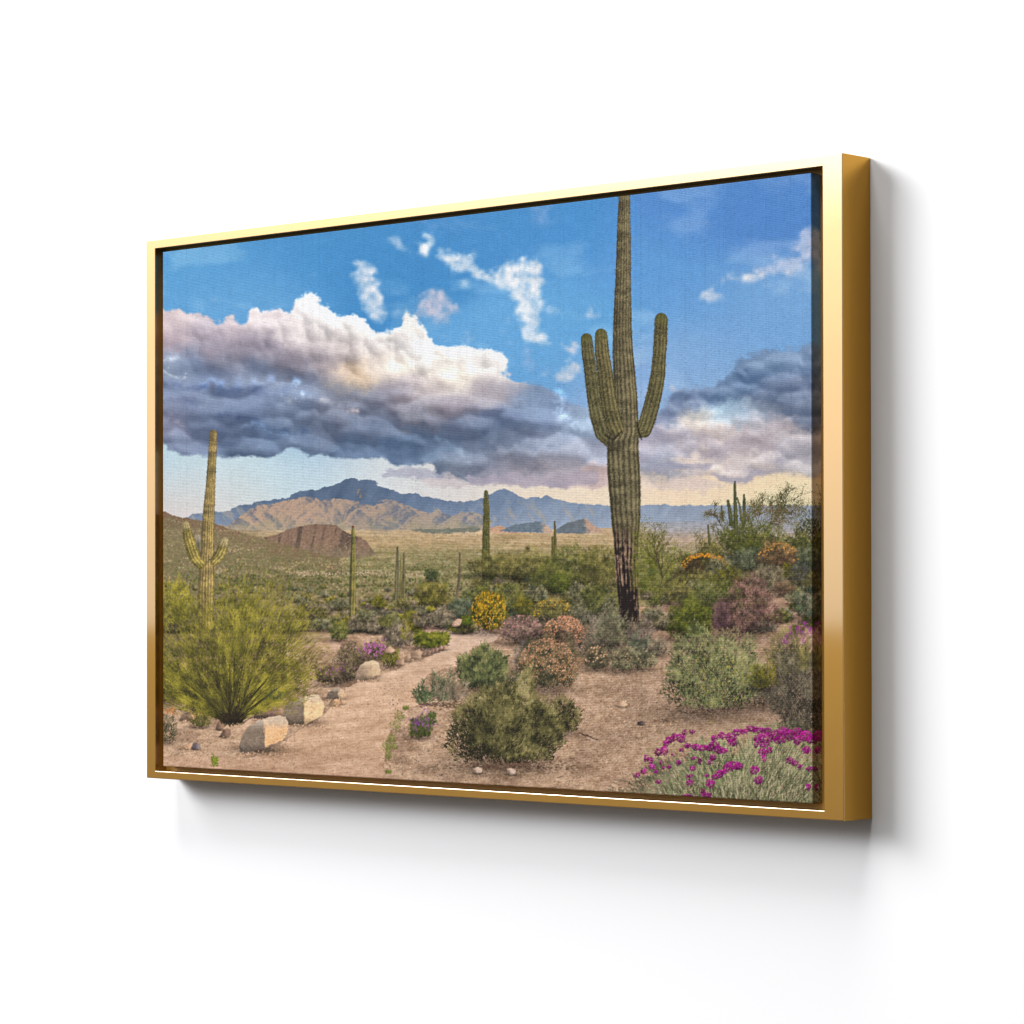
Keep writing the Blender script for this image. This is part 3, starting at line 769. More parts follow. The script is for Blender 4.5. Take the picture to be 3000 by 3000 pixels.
def bush(cx, base, w, h, cols, n, ln=(3, 7), wd=.6, spread=.9, dark=(58, 54, 38), flowers=None, nf=0, fr=1.2, ftop=.35, seed=0, light=.35, ragged=.18, flat=.62, under=True):
    """a rounded shrub of leaf strokes: clumped tone, dark foot, flower dots over its upper part"""
    r = np.random.default_rng(seed * 31 + int(cx) + int(base))
    m = int(n * 1.25)
    th = r.uniform(0, np.pi, m)
    rad = np.sqrt(r.random(m))
    edge = 1 + ragged * fbm(np.cos(th) * 3.1 + cx, np.sin(th) * 3.1 + base, 7, 3) + r.normal(0, ragged * .25, m)
    u, v = np.cos(th) * rad * edge, np.sin(th) ** flat * rad * edge
    v = np.maximum(v, 0) + r.uniform(0, .04, m)
    x, y = cx + u * w / 2 * np.where(v < .2, .78 + v, 1), base - v * h
    if under:
        k = n // 3
        t2, r2 = r.uniform(0, np.pi, k), np.sqrt(r.random(k))
        ux, uy = np.cos(t2) * r2 * .8, np.sin(t2) ** flat * r2 * .8
        strokes(cx + ux * w / 2, base - uy * h, r.normal(np.pi / 2, .8, k), r.uniform(*ln, k), max(wd, 1.0), (C(*dark)[None] * (1 + r.normal(0, .12, (k, 1)))).astype(np.float32))
        painted_shade(cx - w * .10, base + h * .02, w * .64, max(h * .18, 2.0), .5)
    o = np.argsort(rad * -1 + r.normal(0, .5, m))[::1]
    u, v, x, y = u[o], v[o], x[o], y[o]
    cl = .8 * fbm(x / max(w * .14, 3), y / max(h * .16, 3), 11 + seed, 3) + .5 * fbm(x / 4.5, y / 4.5, 13 + seed, 2)
    tone = .16 + .50 * v ** .8 + light * .36 * u + .48 * cl + r.normal(0, .12, m)
    cols = np.array(cols, np.float32)
    pos = np.clip(tone, 0, .999) * (len(cols) - 1)
    i = pos.astype(int)
    c = cols[i] + (cols[np.minimum(i + 1, len(cols) - 1)] - cols[i]) * (pos - i)[:, None]
    c = c * (1 + r.normal(0, .05, (m, 1)))
    ang = np.pi / 2 - u * spread + r.normal(0, .45, m)
    strokes(x, y, ang, r.uniform(ln[0], ln[1], m), wd, np.clip(c, 0, 255).astype(np.float32))
    if flowers:
        t3 = r.uniform(0, np.pi, nf)
        r3 = 1 - r.random(nf) ** 1.4 * (1 - ftop)
        fx, fy = cx + np.cos(t3) * r3 * w / 2 * .98, base - np.maximum(np.sin(t3) ** flat * r3 * h, h * .08)
        fc = np.array(flowers, np.float32)[r.integers(0, len(flowers), nf)] * (1 + r.normal(0, .09, (nf, 1)))
        kf = r.random(nf) < .18 + .82 * np.clip((base - fy) / h, 0, 1) ** .8
        dots(fx[kf], fy[kf], (r.uniform(.55, 1, nf) * fr)[kf], np.clip(fc, 0, 255).astype(np.float32)[kf])


OLIVE = [(66, 62, 36), (98, 92, 50), (130, 120, 66), (160, 146, 86)]
GREEN = [(56, 60, 34), (84, 88, 44), (114, 114, 56), (146, 140, 74)]
YGREEN = [(70, 70, 26), (110, 104, 36), (148, 138, 50), (184, 164, 66)]
SAGE = [(72, 70, 54), (104, 102, 76), (136, 130, 98), (164, 154, 118)]
GREY = [(84, 74, 64), (114, 102, 84), (146, 130, 106), (174, 154, 128)]
BLUEG = [(58, 64, 52), (82, 92, 72), (106, 114, 90), (132, 134, 106)]
PINKB = [(64, 48, 46), (100, 74, 68), (136, 102, 92), (170, 130, 116)]

# mid-ground scrub, rows from far to near
r = np.random.default_rng(11)
rows = []
for i in range(480):
    yb = 1078 + 118 * r.random() ** .8
    xb = r.uniform(300, 1556)
    if 1166 < xb < 1206 and yb > 1100:
        continue
    pathx = np.interp(yb, [1150, 1170, 1190, 1215], [900, 880, 870, 860])
    if yb > 1176 and abs(xb - pathx) < 62:
        continue
    if xb < 900:
        yb = 1104 + 92 * r.random() ** .7
    if xb > 900 and r.random() < .25:
        yb = r.uniform(1060, 1120)
    rows.append((yb, xb))
rows.sort()
for yb, xb in rows:
    sc = np.interp(yb, [1060, 1110, 1200], [.55, .8, 1.35] if xb > 900 else [.3, .42, 1.3]) * r.uniform(.7, 1.35)
    if xb < 620:
        pal = [OLIVE, OLIVE, SAGE, GREY][r.integers(0, 4)]
    elif xb < 900:
        pal = [SAGE, GREY, OLIVE, YGREEN, GREY, GREEN][r.integers(0, 6)]
    else:
        pal = [GREEN, OLIVE, SAGE, OLIVE, BLUEG, GREY][r.integers(0, 6)]
    bush(xb, yb, 26 * sc, 14 * sc, pal, int(150 * sc * sc) + 40, (1.5, 3.5), .5, seed=int(xb))


# ---- saguaros
def saguaro(pts, ribs, lit, shade, sun=.5, bark=None, fuzz=0, seed=0, edge=(60, 56, 36), tip=None):
    P = [(p[0], p[1], p[2]) for p in pts]
    X, Y, sl = grid(min(p[0] - p[2] for p in P) - 3, min(p[1] - p[2] for p in P) - 3, max(p[0] + p[2] for p in P) + 3, max(p[1] + p[2] for p in P) + 3)
    best = np.full(X.shape, 9., np.float32)
    S_ = np.zeros(X.shape, np.float32)
    L_ = np.zeros(X.shape, np.float32)
    acc = 0.
    for a, b_ in zip(P[:-1], P[1:]):
        vx, vy = b_[0] - a[0], b_[1] - a[1]
        q = np.hypot(vx, vy)
        t = np.clip(((X - a[0]) * vx + (Y - a[1]) * vy) / (q * q), 0, 1)
        dx, dy = X - a[0] - t * vx, Y - a[1] - t * vy
        rr = a[2] + (b_[2] - a[2]) * t
        rr = rr * (1 + .02 * vnoise(Y / 16, Y * 0 + seed, seed))
        d = np.hypot(dx, dy) / rr
        lat = (dx * -vy + dy * vx) / q / rr * np.where(vy > 0, -1, 1) * -1
        u = d < best
        S_ = np.where(u, -lat if vy > 0 else lat, S_)
        S_ = S_.astype(np.float32)
        L_ = np.where(u, acc + t * q, L_)
        best = np.minimum(best, d)
        acc += q
    m = best < 1
    s = np.clip(S_[m], -1, 1)
    # make s grow to the right of the picture
    yv, xv, lv = Y[m], X[m], L_[m]
    a_ = np.arcsin(s)
    rib = .5 + .5 * np.cos(a_ * ribs + .9 * vnoise(a_ * 2.2 + seed, yv / 90, seed + 4) + .6 * vnoise(yv / 30, yv * 0 + .5, seed + 3) + seed)
    n1 = fbm(xv / 3, yv / 5, 180 + seed, 3)
    n2 = fbm(xv / 1.2, yv / 1.2, 186 + seed, 2)
    n3 = fbm(xv / 40, yv / 11, 190 + seed, 3)
    t = np.clip(.5 + sun * s * .75 + (.30 + .12 * abs(sun)) * (rib - .5) * 1.25 + .18 * n1 + .22 * n2 + .26 * n3 - .25 * sstep(.8, 1, np.abs(s)) - .30 * sstep(.70, 1, best[m]), 0, 1)
    c = mix(np.broadcast_to(C(*shade), t.shape + (3,)), C(*lit), t)
    c = mix(c, C(*edge), sstep(.35, 0, rib) * .34)
    if tip:
        c = mix(c, C(*tip), sstep(16, 2, lv) * .5)
    if bark:
        y0, y1, y2 = bark
        kb = sstep(y0 - 26, y0 + 34, yv + 26 * n1 + 12 * (rib - .5))
        str_ = fbm(xv / 2.2, yv / 26, 200, 4) * .9 + .5 * n2 + .7 * fbm(xv / 5, yv / 7, 204, 3)
        dk = np.clip(.45 + .55 * str_ - .35 * (rib - .5) * 2 + .75 * sstep(y1, y2, yv) - .25 * s, 0, 1)
        bc = mix(mix(np.broadcast_to(C(160, 132, 108), t.shape + (3,)), C(112, 90, 76), np.clip(.5 + n1, 0, 1)), C(42, 34, 32), sstep(.2, .75, dk))
        c = mix(c, bc, kb)
    IMG[sl][m] = np.clip(c, 0, 255)
    if fuzz:
        rg = np.random.default_rng(seed + 70)
        for a, b_ in zip(P[:-1], P[1:]):
            q = np.hypot(b_[0] - a[0], b_[1] - a[1])
            k = int(q * fuzz)
            if k < 1:
                continue
            t = rg.random(k)
            sd = rg.choice([-1., 1.], k)
            nx, ny = -(b_[1] - a[1]) / q, (b_[0] - a[0]) / q
            R_ = a[2] + (b_[2] - a[2]) * t
            x, y = a[0] + (b_[0] - a[0]) * t + nx * sd * R_ * .97, a[1] + (b_[1] - a[1]) * t + ny * sd * R_ * .97
            strokes(x, y, np.arctan2(-ny * sd, nx * sd) + rg.normal(0, .5, k), rg.uniform(.8, 2.2, k), .5, (np.array([(112, 104, 66), (84, 78, 48), (146, 134, 92)], np.float32)[rg.integers(0, 3, k)]))
            k *= 4
            t = rg.random(k)
            sd = rg.uniform(-.95, .95, k)
            R_ = a[2] + (b_[2] - a[2]) * t
            x, y = a[0] + (b_[0] - a[0]) * t + nx * sd * R_, a[1] + (b_[1] - a[1]) * t + ny * sd * R_
            kk = (y < (bark[0] if bark else 9999))
            strokes(x[kk], y[kk], rg.uniform(0, np.pi, kk.sum()), 1.0, .5, (np.array([(150, 140, 100), (66, 62, 40), (132, 122, 84)], np.float32)[rg.integers(0, 3, kk.sum())]))


LIT, SHD = (150, 138, 102), (72, 66, 46)


def sc(p, k):
    return [(a, b_, c_ * k) for a, b_, c_ in p]


q = .23334
# distant ones
saguaro(sc(zE([(178, 1112, 7), (176, 1300, 14), (172, 1450, 17), (170, 1535, 17)]), q), 5, (138, 128, 92), (84, 80, 62), .3, seed=1)
saguaro(sc(zE([(204, 1200, 5), (205, 1400, 9), (204, 1540, 9)]), q), 4, (160, 146, 92), (104, 98, 60), .3, seed=2)
saguaro(sc(zE([(230, 1162, 6), (229, 1350, 13), (226, 1545, 15)]), q), 5, (146, 134, 90), (84, 80, 58), .5, seed=3)
saguaro(sc(zE([(680, 1158, 5), (681, 1300, 10), (672, 1400, 10), (655, 1525, 11)]), q), 5, (134, 116, 88), (90, 80, 62), .3, seed=4)
saguaro(sc(zE([(1430, 1030, 6), (1431, 1150, 9), (1430, 1330, 10)]), q), 4, (122, 112, 66), (76, 76, 46), .4, seed=5)
saguaro(sc(zE([(1450, 906, 7), (1452, 1050, 12), (1453, 1290, 15)]), q), 4, (140, 126, 70), (84, 82, 46), .5, seed=6)
saguaro(sc(zD([(1585, 950, 11), (1588, 1050, 17), (1585, 1250, 23), (1580, 1450, 26), (1575, 1650, 26)]), q), 7, (166, 150, 84), (74, 74, 50), .75, seed=7)
dots(np.array([665.8]), np.array([993.5]), 2.2, C(120, 66, 52)[None])
saguaro(sc(zE([(894, 668, 17), (898, 800, 24), (894, 1000, 28), (892, 1200, 31), (896, 1460, 33)]), q), 9, (124, 118, 64), (66, 70, 38), .35, fuzz=.8, seed=8)

# green shrubs and trees of the middle distance on the right
for a in [(1000, 1090, 120, 48, OLIVE, 1500), (930, 1086, 90, 40, OLIVE, 900), (1085, 1100, 130, 66, GREEN, 1700), (1040, 1110, 90, 44, GREEN, 900), (1130, 1110, 80, 80, OLIVE, 1300)]:
    bush(*a, ln=(2.5, 6), wd=.5, spread=1.0, seed=21, dark=(78, 76, 44))
bush(818, 1146, 66, 50, [(70, 66, 28), (106, 100, 44), (136, 126, 56), (158, 144, 74)], 900, (2.5, 6), .5, seed=22)
bush(815, 1096, 26, 22, [(44, 54, 34), (64, 76, 44), (88, 98, 56)], 260, (2, 4), .5, seed=23)
bush(900, 1140, 60, 32, GREEN, 520, (2, 5), .5, seed=24)
bush(872, 1166, 50, 40, BLUEG, 700, (2, 5), .5, seed=25)
bush(958, 1150, 70, 44, GREEN, 800, (2, 5), .5, seed=26)
bush(1055, 1122, 40, 36, [(40, 46, 22), (64, 74, 28), (96, 106, 38), (120, 126, 50)], 420, (2, 5), .5, seed=27)
bush(1010, 1136, 44, 30, SAGE, 420, (2, 4.5), .5, seed=28)
bush(1096, 1136, 60, 36, SAGE, 600, (2, 4.5), .5, seed=29)
bush(985, 1160, 36, 34, YGREEN[:3], 400, (2, 5), .5, seed=30, flowers=[(230, 150, 60)], nf=6, fr=1)
bush(1044, 1168, 76, 38, OLIVE, 900, (2, 5), .5, flowers=[(206, 158, 40), (190, 142, 48)], nf=90, fr=1.2, ftop=.6, seed=31)
bush(1100, 1180, 60, 50, SAGE, 800, (2, 5), .5, seed=32, flowers=[(206, 160, 130)], nf=24)
bush(1130, 1160, 80, 60, GREEN, 1200, (2, 5), .5, seed=33)
# small shrubs along the left of the path
for a in [(640, 1208, 36, 34, [(70, 74, 40), (100, 104, 52), (130, 130, 66), (156, 148, 84)], 500), (672, 1190, 30, 26, GREY, 300), (700, 1192, 34, 26, GREY, 340), (608, 1190, 40, 22, SAGE, 300), (715, 1148, 24, 24, YGREEN[:3], 240), (735, 1172, 34, 20, SAGE, 260),
          (732, 1186, 34, 26, [(86, 86, 44), (120, 116, 60), (150, 142, 80)], 300), (690, 1172, 30, 20, SAGE, 220), (775, 1174, 30, 20, [(78, 80, 36), (124, 116, 48), (170, 150, 56)], 240), (760, 1150, 30, 20, OLIVE, 200), (795, 1184, 34, 28, GREY, 360), (828, 1182, 60, 38, GREY, 760), (800, 1160, 26, 18, SAGE, 200), (812, 1154, 14, 8, YGREEN[1:], 90),
          (880, 1182, 26, 22, [(56, 66, 22), (88, 98, 30), (116, 120, 42)], 320), (600, 1165, 36, 20, OLIVE, 220), (640, 1150, 40, 20, SAGE, 240)]:
    bush(*a, ln=(1.8, 4.2), wd=.5, seed=40)
# the round bush of yellow flowers
bush(926, 1190, 66, 70, [(52, 52, 20), (84, 78, 26), (116, 100, 32), (150, 124, 36)], 1300, (2.5, 5), .6, seed=50, dark=(46, 42, 18))
bush(944, 1180, 40, 46, GREEN, 320, (2.5, 5), .5, seed=50, under=False)
r = np.random.default_rng(51)
k = 430
th, rad = r.uniform(0, 2 * np.pi, k), np.sqrt(r.random(k))
fx, fy = 921 + np.cos(th) * rad * 33, 1152 - np.sin(th) * rad * 35
o = r.random(k) < np.interp(fy, [1118, 1150, 1190], [1, .8, .45])
fx, fy = fx[o], fy[o]
cc = np.array([(226, 164, 30), (240, 184, 46), (206, 140, 26), (248, 200, 70)], np.float32)[r.integers(0, 4, len(fx))]
strokes(fx, fy, r.normal(np.pi / 2, .5, len(fx)), r.uniform(1.5, 4.2, len(fx)), 1.5, cc)
# shrub of bright leaves by the path
bush(812, 1224, 68, 34, [(56, 62, 24), (90, 94, 34), (124, 124, 46), (164, 152, 62)], 1500, (2, 4), .8, seed=52, flat=.45)
bush(752, 1220, 56, 40, GREY, 900, (2.5, 6), .5, seed=53)
bush(764, 1210, 16, 34, YGREEN[1:], 120, (2, 4), .5, seed=53, under=False)
# pink flowering plants on the left bank
for cx, b_, w, h, nf in [(706, 1246, 50, 34, 110), (690, 1262, 40, 26, 20), (660, 1252, 56, 38, 12), (630, 1292, 64, 34, 36), (612, 1284, 30, 24, 16), (660, 1282, 40, 40, 16)]:
    bush(cx, b_, w, h, [(70, 58, 48), (98, 84, 64), (118, 104, 74), (142, 122, 92)], 620, (2, 5), .5, seed=54, flowers=[(170, 98, 148), (186, 116, 158), (150, 84, 132)], nf=nf, fr=1.3, ftop=.55)
bush(738, 1258, 36, 36, [(66, 66, 26), (110, 104, 40), (146, 136, 60)], 460, (2, 5), .5, seed=55)
x, y = RNG.normal(708, 12, 70), RNG.normal(1222, 8, 70)
dots(x, y, RNG.uniform(.8, 1.8, 70), pick([(170, 98, 146), (186, 122, 160), (154, 84, 134)], 70))


# ---- rocks
def rock(poly, lit, shade, sx, soft=3, seed=0, top=None):
    ys = [p[1] for p in poly]
    xs = [p[0] for p in poly]
    x0, x1, y0, y1 = min(xs), max(xs), min(ys), max(ys)
    painted_shade((x0 + x1) / 2 - (x1 - x0) * .06, y1 - (y1 - y0) * .10, (x1 - x0) * .58, max((y1 - y0) * .16, 1.6), .6)

    def f(X, Y):
        g = fbm(X / 4, Y / 4, 210 + seed, 4)
        e = sx + (Y - y0) * .04 + 1.5 * fbm(X / 5, Y / 5, 214 + seed, 3)
        t = sstep(e - soft, e + soft, X)
        c = mix(np.broadcast_to(C(*shade), X.shape + (3,)), C(*lit), t)
        if top is not None:
            c = mix(c, C(*top), sstep(y0 + (y1 - y0) * .42, y0 + (y1 - y0) * .12, Y + 3 * g) * .8)
        c = c * (1 - .28 * sstep(y1 - (y1 - y0) * .35, y1, Y))[..., None]
        return c + (g * 10 + 11 * fbm(X / 1.1, Y / 1.1, 218 + seed, 2))[..., None]
    fill(poly, f, 1.0, 6, seed)
    if x1 - x0 > 20:
        k = int((x1 - x0) / 5)
        strokes(RNG.uniform(x0 + 6, x1 - 8, k), RNG.uniform(y0 + (y1 - y0) * .35, y1 - 4, k), RNG.choice([-.5, -1.2, .4], k) + RNG.normal(0, .3, k), RNG.uniform(2, 9, k), .5, pick([(112, 92, 78), (150, 126, 106)], k))
        k = int((x1 - x0) * 1.6)
        dots(RNG.uniform(x0, x1, k), y1 + RNG.normal(.5, 1.6, k), RNG.uniform(.4, 1.2, k), pick([(190, 154, 124), (140, 112, 90), (208, 172, 138)], k))


rock(zG([(210, 1330), (230, 1270), (270, 1220), (340, 1195), (410, 1185), (425, 1230), (400, 1290), (330, 1330)]), (206, 160, 122), (140, 116, 98), 358, 6, 1, (190, 160, 134))
rock(zG([(905, 1300), (930, 1235), (990, 1195), (1050, 1205), (1080, 1270), (1040, 1310)]), (140, 112, 94), (104, 86, 76), 500, 8, 2)
rock(zG([(1030, 1260), (1060, 1180), (1130, 1140), (1215, 1130), (1240, 1180), (1190, 1260), (1090, 1300), (1050, 1295)]), (168, 136, 110), (140, 112, 94), 520, 10, 3)
rock(zG([(1195, 1230), (1215, 1165), (1300, 1130), (1400, 1090), (1480, 1072), (1530, 1085), (1565, 1140), (1578, 1200), (1560, 1270), (1480, 1320), (1400, 1358), (1300, 1362), (1240, 1370), (1200, 1300)]), (236, 198, 152), (136, 118, 100), 572, 1.4, 4, (206, 184, 158))
rock(zG([(775, 1600), (785, 1520), (820, 1430), (880, 1370), (960, 1320), (1060, 1290), (1150, 1276), (1215, 1290), (1238, 1340), (1230, 1440), (1180, 1510), (1080, 1550), (1000, 1585), (900, 1610), (830, 1636), (790, 1625)]), (232, 184, 138), (138, 120, 104), 497, 1.4, 5, (196, 178, 158))
rock(zG([(1590, 1120), (1610, 1060), (1660, 1020), (1720, 1012), (1765, 1040), (1785, 1095), (1760, 1125), (1680, 1130)]), (206, 172, 138), (124, 108, 94), 638, 2, 6, (180, 158, 138))
rock(zG([(1610, 1180), (1640, 1130), (1700, 1120), (1735, 1160), (1720, 1190), (1660, 1190)]), (204, 164, 124), (150, 124, 98), 630, 3, 7)
rock(zG([(1725, 1150), (1750, 1120), (1785, 1140), (1780, 1170), (1745, 1175)]), (206, 168, 136), (150, 120, 100), 644, 3, 8)
rock(zG([(580, 1490), (620, 1420), (660, 1395), (700, 1410), (700, 1460), (660, 1485)]), (150, 120, 98), (112, 90, 76), 424, 4, 9)
rock(zG([(550, 1410), (570, 1340), (620, 1320), (640, 1380), (600, 1420)]), (150, 120, 98), (112, 92, 78), 414, 4, 9)
rock(zG([(215, 1585), (260, 1555), (330, 1545), (345, 1575), (300, 1600), (240, 1600)]), (202, 164, 130), (170, 136, 112), 350, 5, 10)
rock(zG([(322, 1600), (335, 1550), (370, 1528), (405, 1545), (415, 1580), (380, 1605)]), (150, 132, 126), (112, 98, 96), 372, 4, 11)
rock(zH([(455, 940), (465, 870), (500, 800), (560, 765), (620, 752), (670, 775), (692, 840), (680, 890), (620, 920), (560, 930), (500, 945)]), (208, 178, 144), (160, 136, 114), 694, 12, 12, (214, 190, 158))
rock(zH([(735, 690), (750, 640), (780, 618), (830, 660), (800, 690)]), (206, 170, 140), (170, 136, 112), 735, 5, 13)
rock(zH([(915, 770), (920, 720), (955, 685), (985, 720), (970, 760), (940, 775)]), (194, 160, 132), (150, 122, 102), 768, 4, 14)
rock(zH([(835, 800), (840, 755), (880, 738), (920, 755), (920, 800), (870, 810)]), (190, 156, 128), (140, 114, 96), 756, 4, 15)
rock(zH([(980, 750), (970, 700), (1010, 660), (1060, 655), (1090, 690), (1070, 740), (1020, 755)]), (196, 164, 136), (150, 124, 104), 786, 6, 16)
for x_, y_ in [(1110, 690), (1150, 680), (1190, 665), (1225, 655), (1265, 640), (1300, 632)]:
    rock(zH([(x_ - 30, y_ + 30), (x_ - 24, y_ - 6), (x_, y_ - 22), (x_ + 26, y_ - 10), (x_ + 30, y_ + 22)]), (190, 158, 132), (134, 108, 92), 579.6 + x_ * .2, 3, 17)
rock(zH([(1360, 445), (1370, 400), (1420, 358), (1460, 370), (1440, 430)]), (196, 164, 140), (150, 122, 104), 856, 4, 18)
for p, c1, c2 in [([(-20, -12), (0, -18), (22, -8), (18, 10), (-14, 12)], (196, 170, 150), (140, 118, 102))]:
    for x_, y_, s_ in [(1605, 1800, 2.2), (1925, 1810, 2.3)]:
        rock(zH([(x_ + a * s_, y_ + b_ * s_) for a, b_ in p]), c1, c2, 579.6 + x_ * .2 - 2, 3, 19, (206, 182, 160))
rock(zJ([(295, 830), (310, 815), (345, 812), (372, 845), (345, 868), (320, 850)]), (216, 182, 150), (168, 136, 112), 1172, 4, 20)
rock(zJ([(445, 1000), (450, 975), (490, 968), (512, 985), (490, 1008)]), (110, 92, 88), (78, 66, 64), 1208, 4, 21)
rock(zJ([(650, 975), (690, 940), (780, 935), (790, 955), (700, 985)]), (170, 140, 116), (128, 102, 86), 1260, 4, 22)
rock(zJ([(430, 1090), (440, 1062), (470, 1070), (475, 1100), (450, 1108)]), (196, 164, 134), (158, 128, 106), 1202, 4, 23)


# ---- left saguaro and the big feathery shrub
saguaro(sc(zD([(330, 1030, 24), (340, 1120, 26), (350, 1200, 22)]), q), 6, (150, 140, 110), (96, 90, 68), .3, seed=10, tip=(190, 170, 150))
for a in [(326, 1180, 70, 78, [(84, 84, 34), (120, 114, 44), (154, 142, 54), (180, 164, 64)], 1400), (300, 1200, 40, 90, OLIVE, 600)]:
    bush(*a, ln=(3, 8), wd=.5, spread=.6, seed=60, dark=(92, 88, 48))
LC1, LC2 = (206, 176, 108), (98, 86, 58)
saguaro(sc(zD([(455, 192, 30), (449, 350, 33), (440, 500, 36), (431, 650, 39), (421, 800, 46), (413, 950, 51), (409, 1100, 53), (402, 1250, 60), (398, 1400, 67), (395, 1550, 67), (390, 1750, 62)]), q), 17, LC1, LC2, .42, fuzz=.7, seed=11, edge=(84, 72, 40))
saguaro(sc(zD([(235, 930, 28), (250, 1020, 42), (278, 1120, 45), (308, 1200, 43), (350, 1250, 38)]), q), 11, (206, 180, 98), (92, 84, 44), .4, fuzz=.9, seed=12, edge=(84, 76, 40), tip=(190, 168, 140))
saguaro(sc(zD([(548, 1062, 30), (532, 1120, 42), (506, 1180, 42), (464, 1226, 34)]), q), 11, (208, 182, 104), (92, 84, 48), .4, fuzz=.9, seed=13, edge=(84, 76, 44), tip=(196, 176, 150))


def feather(bx, by, n, angs, reach, cols, seed, jitter=.10, stem=(46, 42, 26)):
    """a broom-like shrub: fans of thin green stems from one foot"""
    r = np.random.default_rng(seed)
    for layer in range(3):
        # main stems with side twigs
        ns = 150
        for _ in range(ns):
            a = r.uniform(*angs)
            R = np.interp(a, [p[0] for p in reach], [p[1] for p in reach]) * (1 - .55 * r.random() ** 1.6) * r.uniform(.95, 1.08)
            k = int(n / (3 * ns))
            t = 1 - r.random(k) ** 1.25 * .78
            bend = r.normal(0, .10)
            aa = a + bend * t ** 2
            sp = r.normal(0, jitter * .5, k) * (0.3 + t)
            x = bx + np.cos(aa + sp) * R * t + r.normal(0, 2, k)
            y = by - np.sin(aa + sp) * R * t + r.normal(0, 2, k)
            cl = .75 * fbm((aa + sp) * 11 + layer * 3, R * t / 46, 220, 3) + .5 * fbm(x / 16, y / 16, 226, 2)
            tone = np.clip(.10 + .09 * layer + .42 * t + .5 * cl + r.normal(0, .13, k) + .10 * np.cos(a), 0, .999)
            c_ = np.array(cols, np.float32)
            pos = tone * (len(c_) - 1)
            i = pos.astype(int)
            c = c_[i] + (c_[np.minimum(i + 1, len(c_) - 1)] - c_[i]) * (pos - i)[:, None]
            strokes(x, y, aa + sp * 1.5 + r.normal(0, .22, k), r.uniform(3, 9, k), .5, (c * (1 + r.normal(0, .06, (k, 1)))).astype(np.float32))
        # bare stems near the foot
        k = 90
        a = r.uniform(angs[0] + .25, angs[1] - .25, k)
        L = r.uniform(40, 120, k)
        strokes(bx + np.cos(a) * 2 + r.normal(0, 7, k), by + r.normal(-2, 4, k), a + r.normal(0, .05, k), L, .6, (np.array([stem, (74, 70, 34), (96, 90, 42), (60, 52, 32)], np.float32)[r.integers(0, 4, k)]))
    k = 160
    a = r.uniform(.5, 2.6, k)
    strokes(bx + r.normal(0, 10, k), by + r.normal(0, 3, k), a, r.uniform(6, 26, k), .8, (np.array([(40, 34, 24), (56, 46, 32)], np.float32)[r.integers(0, 2, k)]))


FE = [(58, 54, 28), (88, 84, 36), (116, 110, 42), (142, 132, 50), (168, 154, 64)]
bush(345, 1320, 110, 60, [(62, 60, 32), (88, 84, 42), (112, 104, 54)], 1100, (3, 7), .5, seed=61, dark=(70, 62, 42))
bush(312, 1310, 60, 90, [(62, 62, 34), (84, 84, 44), (108, 102, 54)], 900, (3, 7), .5, seed=62, dark=(70, 62, 42))
bush(440, 1300, 290, 190, FE[:4], 2600, (5, 12), .5, .9, seed=68, under=False, ragged=.42, flat=.8)
feather(437, 1362, 30000, (.36, 2.86), [(.3, 150), (.5, 178), (.75, 222), (1.0, 262), (1.25, 268), (1.55, 282), (1.75, 250), (2.0, 262), (2.3, 232), (2.6, 178), (2.9, 130)], FE, 63)
bush(312, 1400, 46, 46, [(66, 64, 46), (92, 88, 64), (116, 106, 78)], 420, (2, 6), .5, seed=64)
bush(378, 1372, 40, 26, [(70, 70, 32), (104, 100, 44), (132, 120, 56)], 260, (2, 6), .5, seed=65)
x, y = RNG.normal(322, 5, 40), RNG.normal(1343, 4, 40)
strokes(x, y, RNG.normal(1.3, .6, 40), 3, .8, pick([(190, 122, 56), (170, 110, 60)], 40))
bush(520, 1322, 40, 18, [(70, 78, 44), (96, 100, 60)], 120, (2, 5), .5, seed=66, under=False)
bush(405, 1447, 12, 20, [(106, 116, 40), (140, 146, 50)], 90, (2, 5), .6, seed=67, under=False)

# ---- main saguaro
T = zB([(1519, 62, 40), (1516, 300, 48), (1511, 600, 54), (1506, 900, 64), (1508, 1130, 71), (1520, 1300, 78), (1526, 1450, 84), (1530, 1700, 96)])
T = sc(T, .26667) + [(1176.0, 832, 29.5)] + sc(zF([(206, 330, 129), (213, 500, 132), (224, 700, 127), (229, 850, 120), (231, 970, 110), (233, 1050, 99), (237, 1300, 93), (248, 1500, 82), (262, 1680, 78), (270, 1775, 76), (272, 1800, 70)]), q)
T[0] = (T[0][0], T[0][1] - 8, T[0][2])
saguaro(sc(zB([(1252, 1045, 41), (1262, 1150, 43), (1284, 1300, 46), (1302, 1450, 48), (1330, 1600, 52), (1365, 1715, 52), (1410, 1765, 44)]), .26667), 11, (132, 124, 82), (58, 56, 36), .32, fuzz=1.6, seed=14, tip=(100, 104, 52))
saguaro(T, 17, (160, 146, 108), (64, 58, 42), .32, bark=(1006, 1050, 1150), fuzz=1.2, seed=15)
saguaro(sc(zB([(1355, 1016, 43), (1363, 1150, 50), (1385, 1300, 53), (1402, 1450, 56), (1425, 1570, 60), (1448, 1650, 60), (1462, 1682, 56)]), .26667), 11, (150, 136, 88), (62, 57, 36), .42, fuzz=1.6, seed=16, tip=(104, 106, 54))
saguaro(sc(zB([(1780, 905, 45), (1775, 1050, 48), (1768, 1150, 47), (1757, 1300, 51), (1735, 1420, 53), (1706, 1540, 55), (1680, 1630, 56), (1658, 1690, 54), (1628, 1705, 40)]), .26667), 11, (140, 130, 86), (64, 60, 38), .24, fuzz=1.6, seed=17, tip=(104, 106, 54))
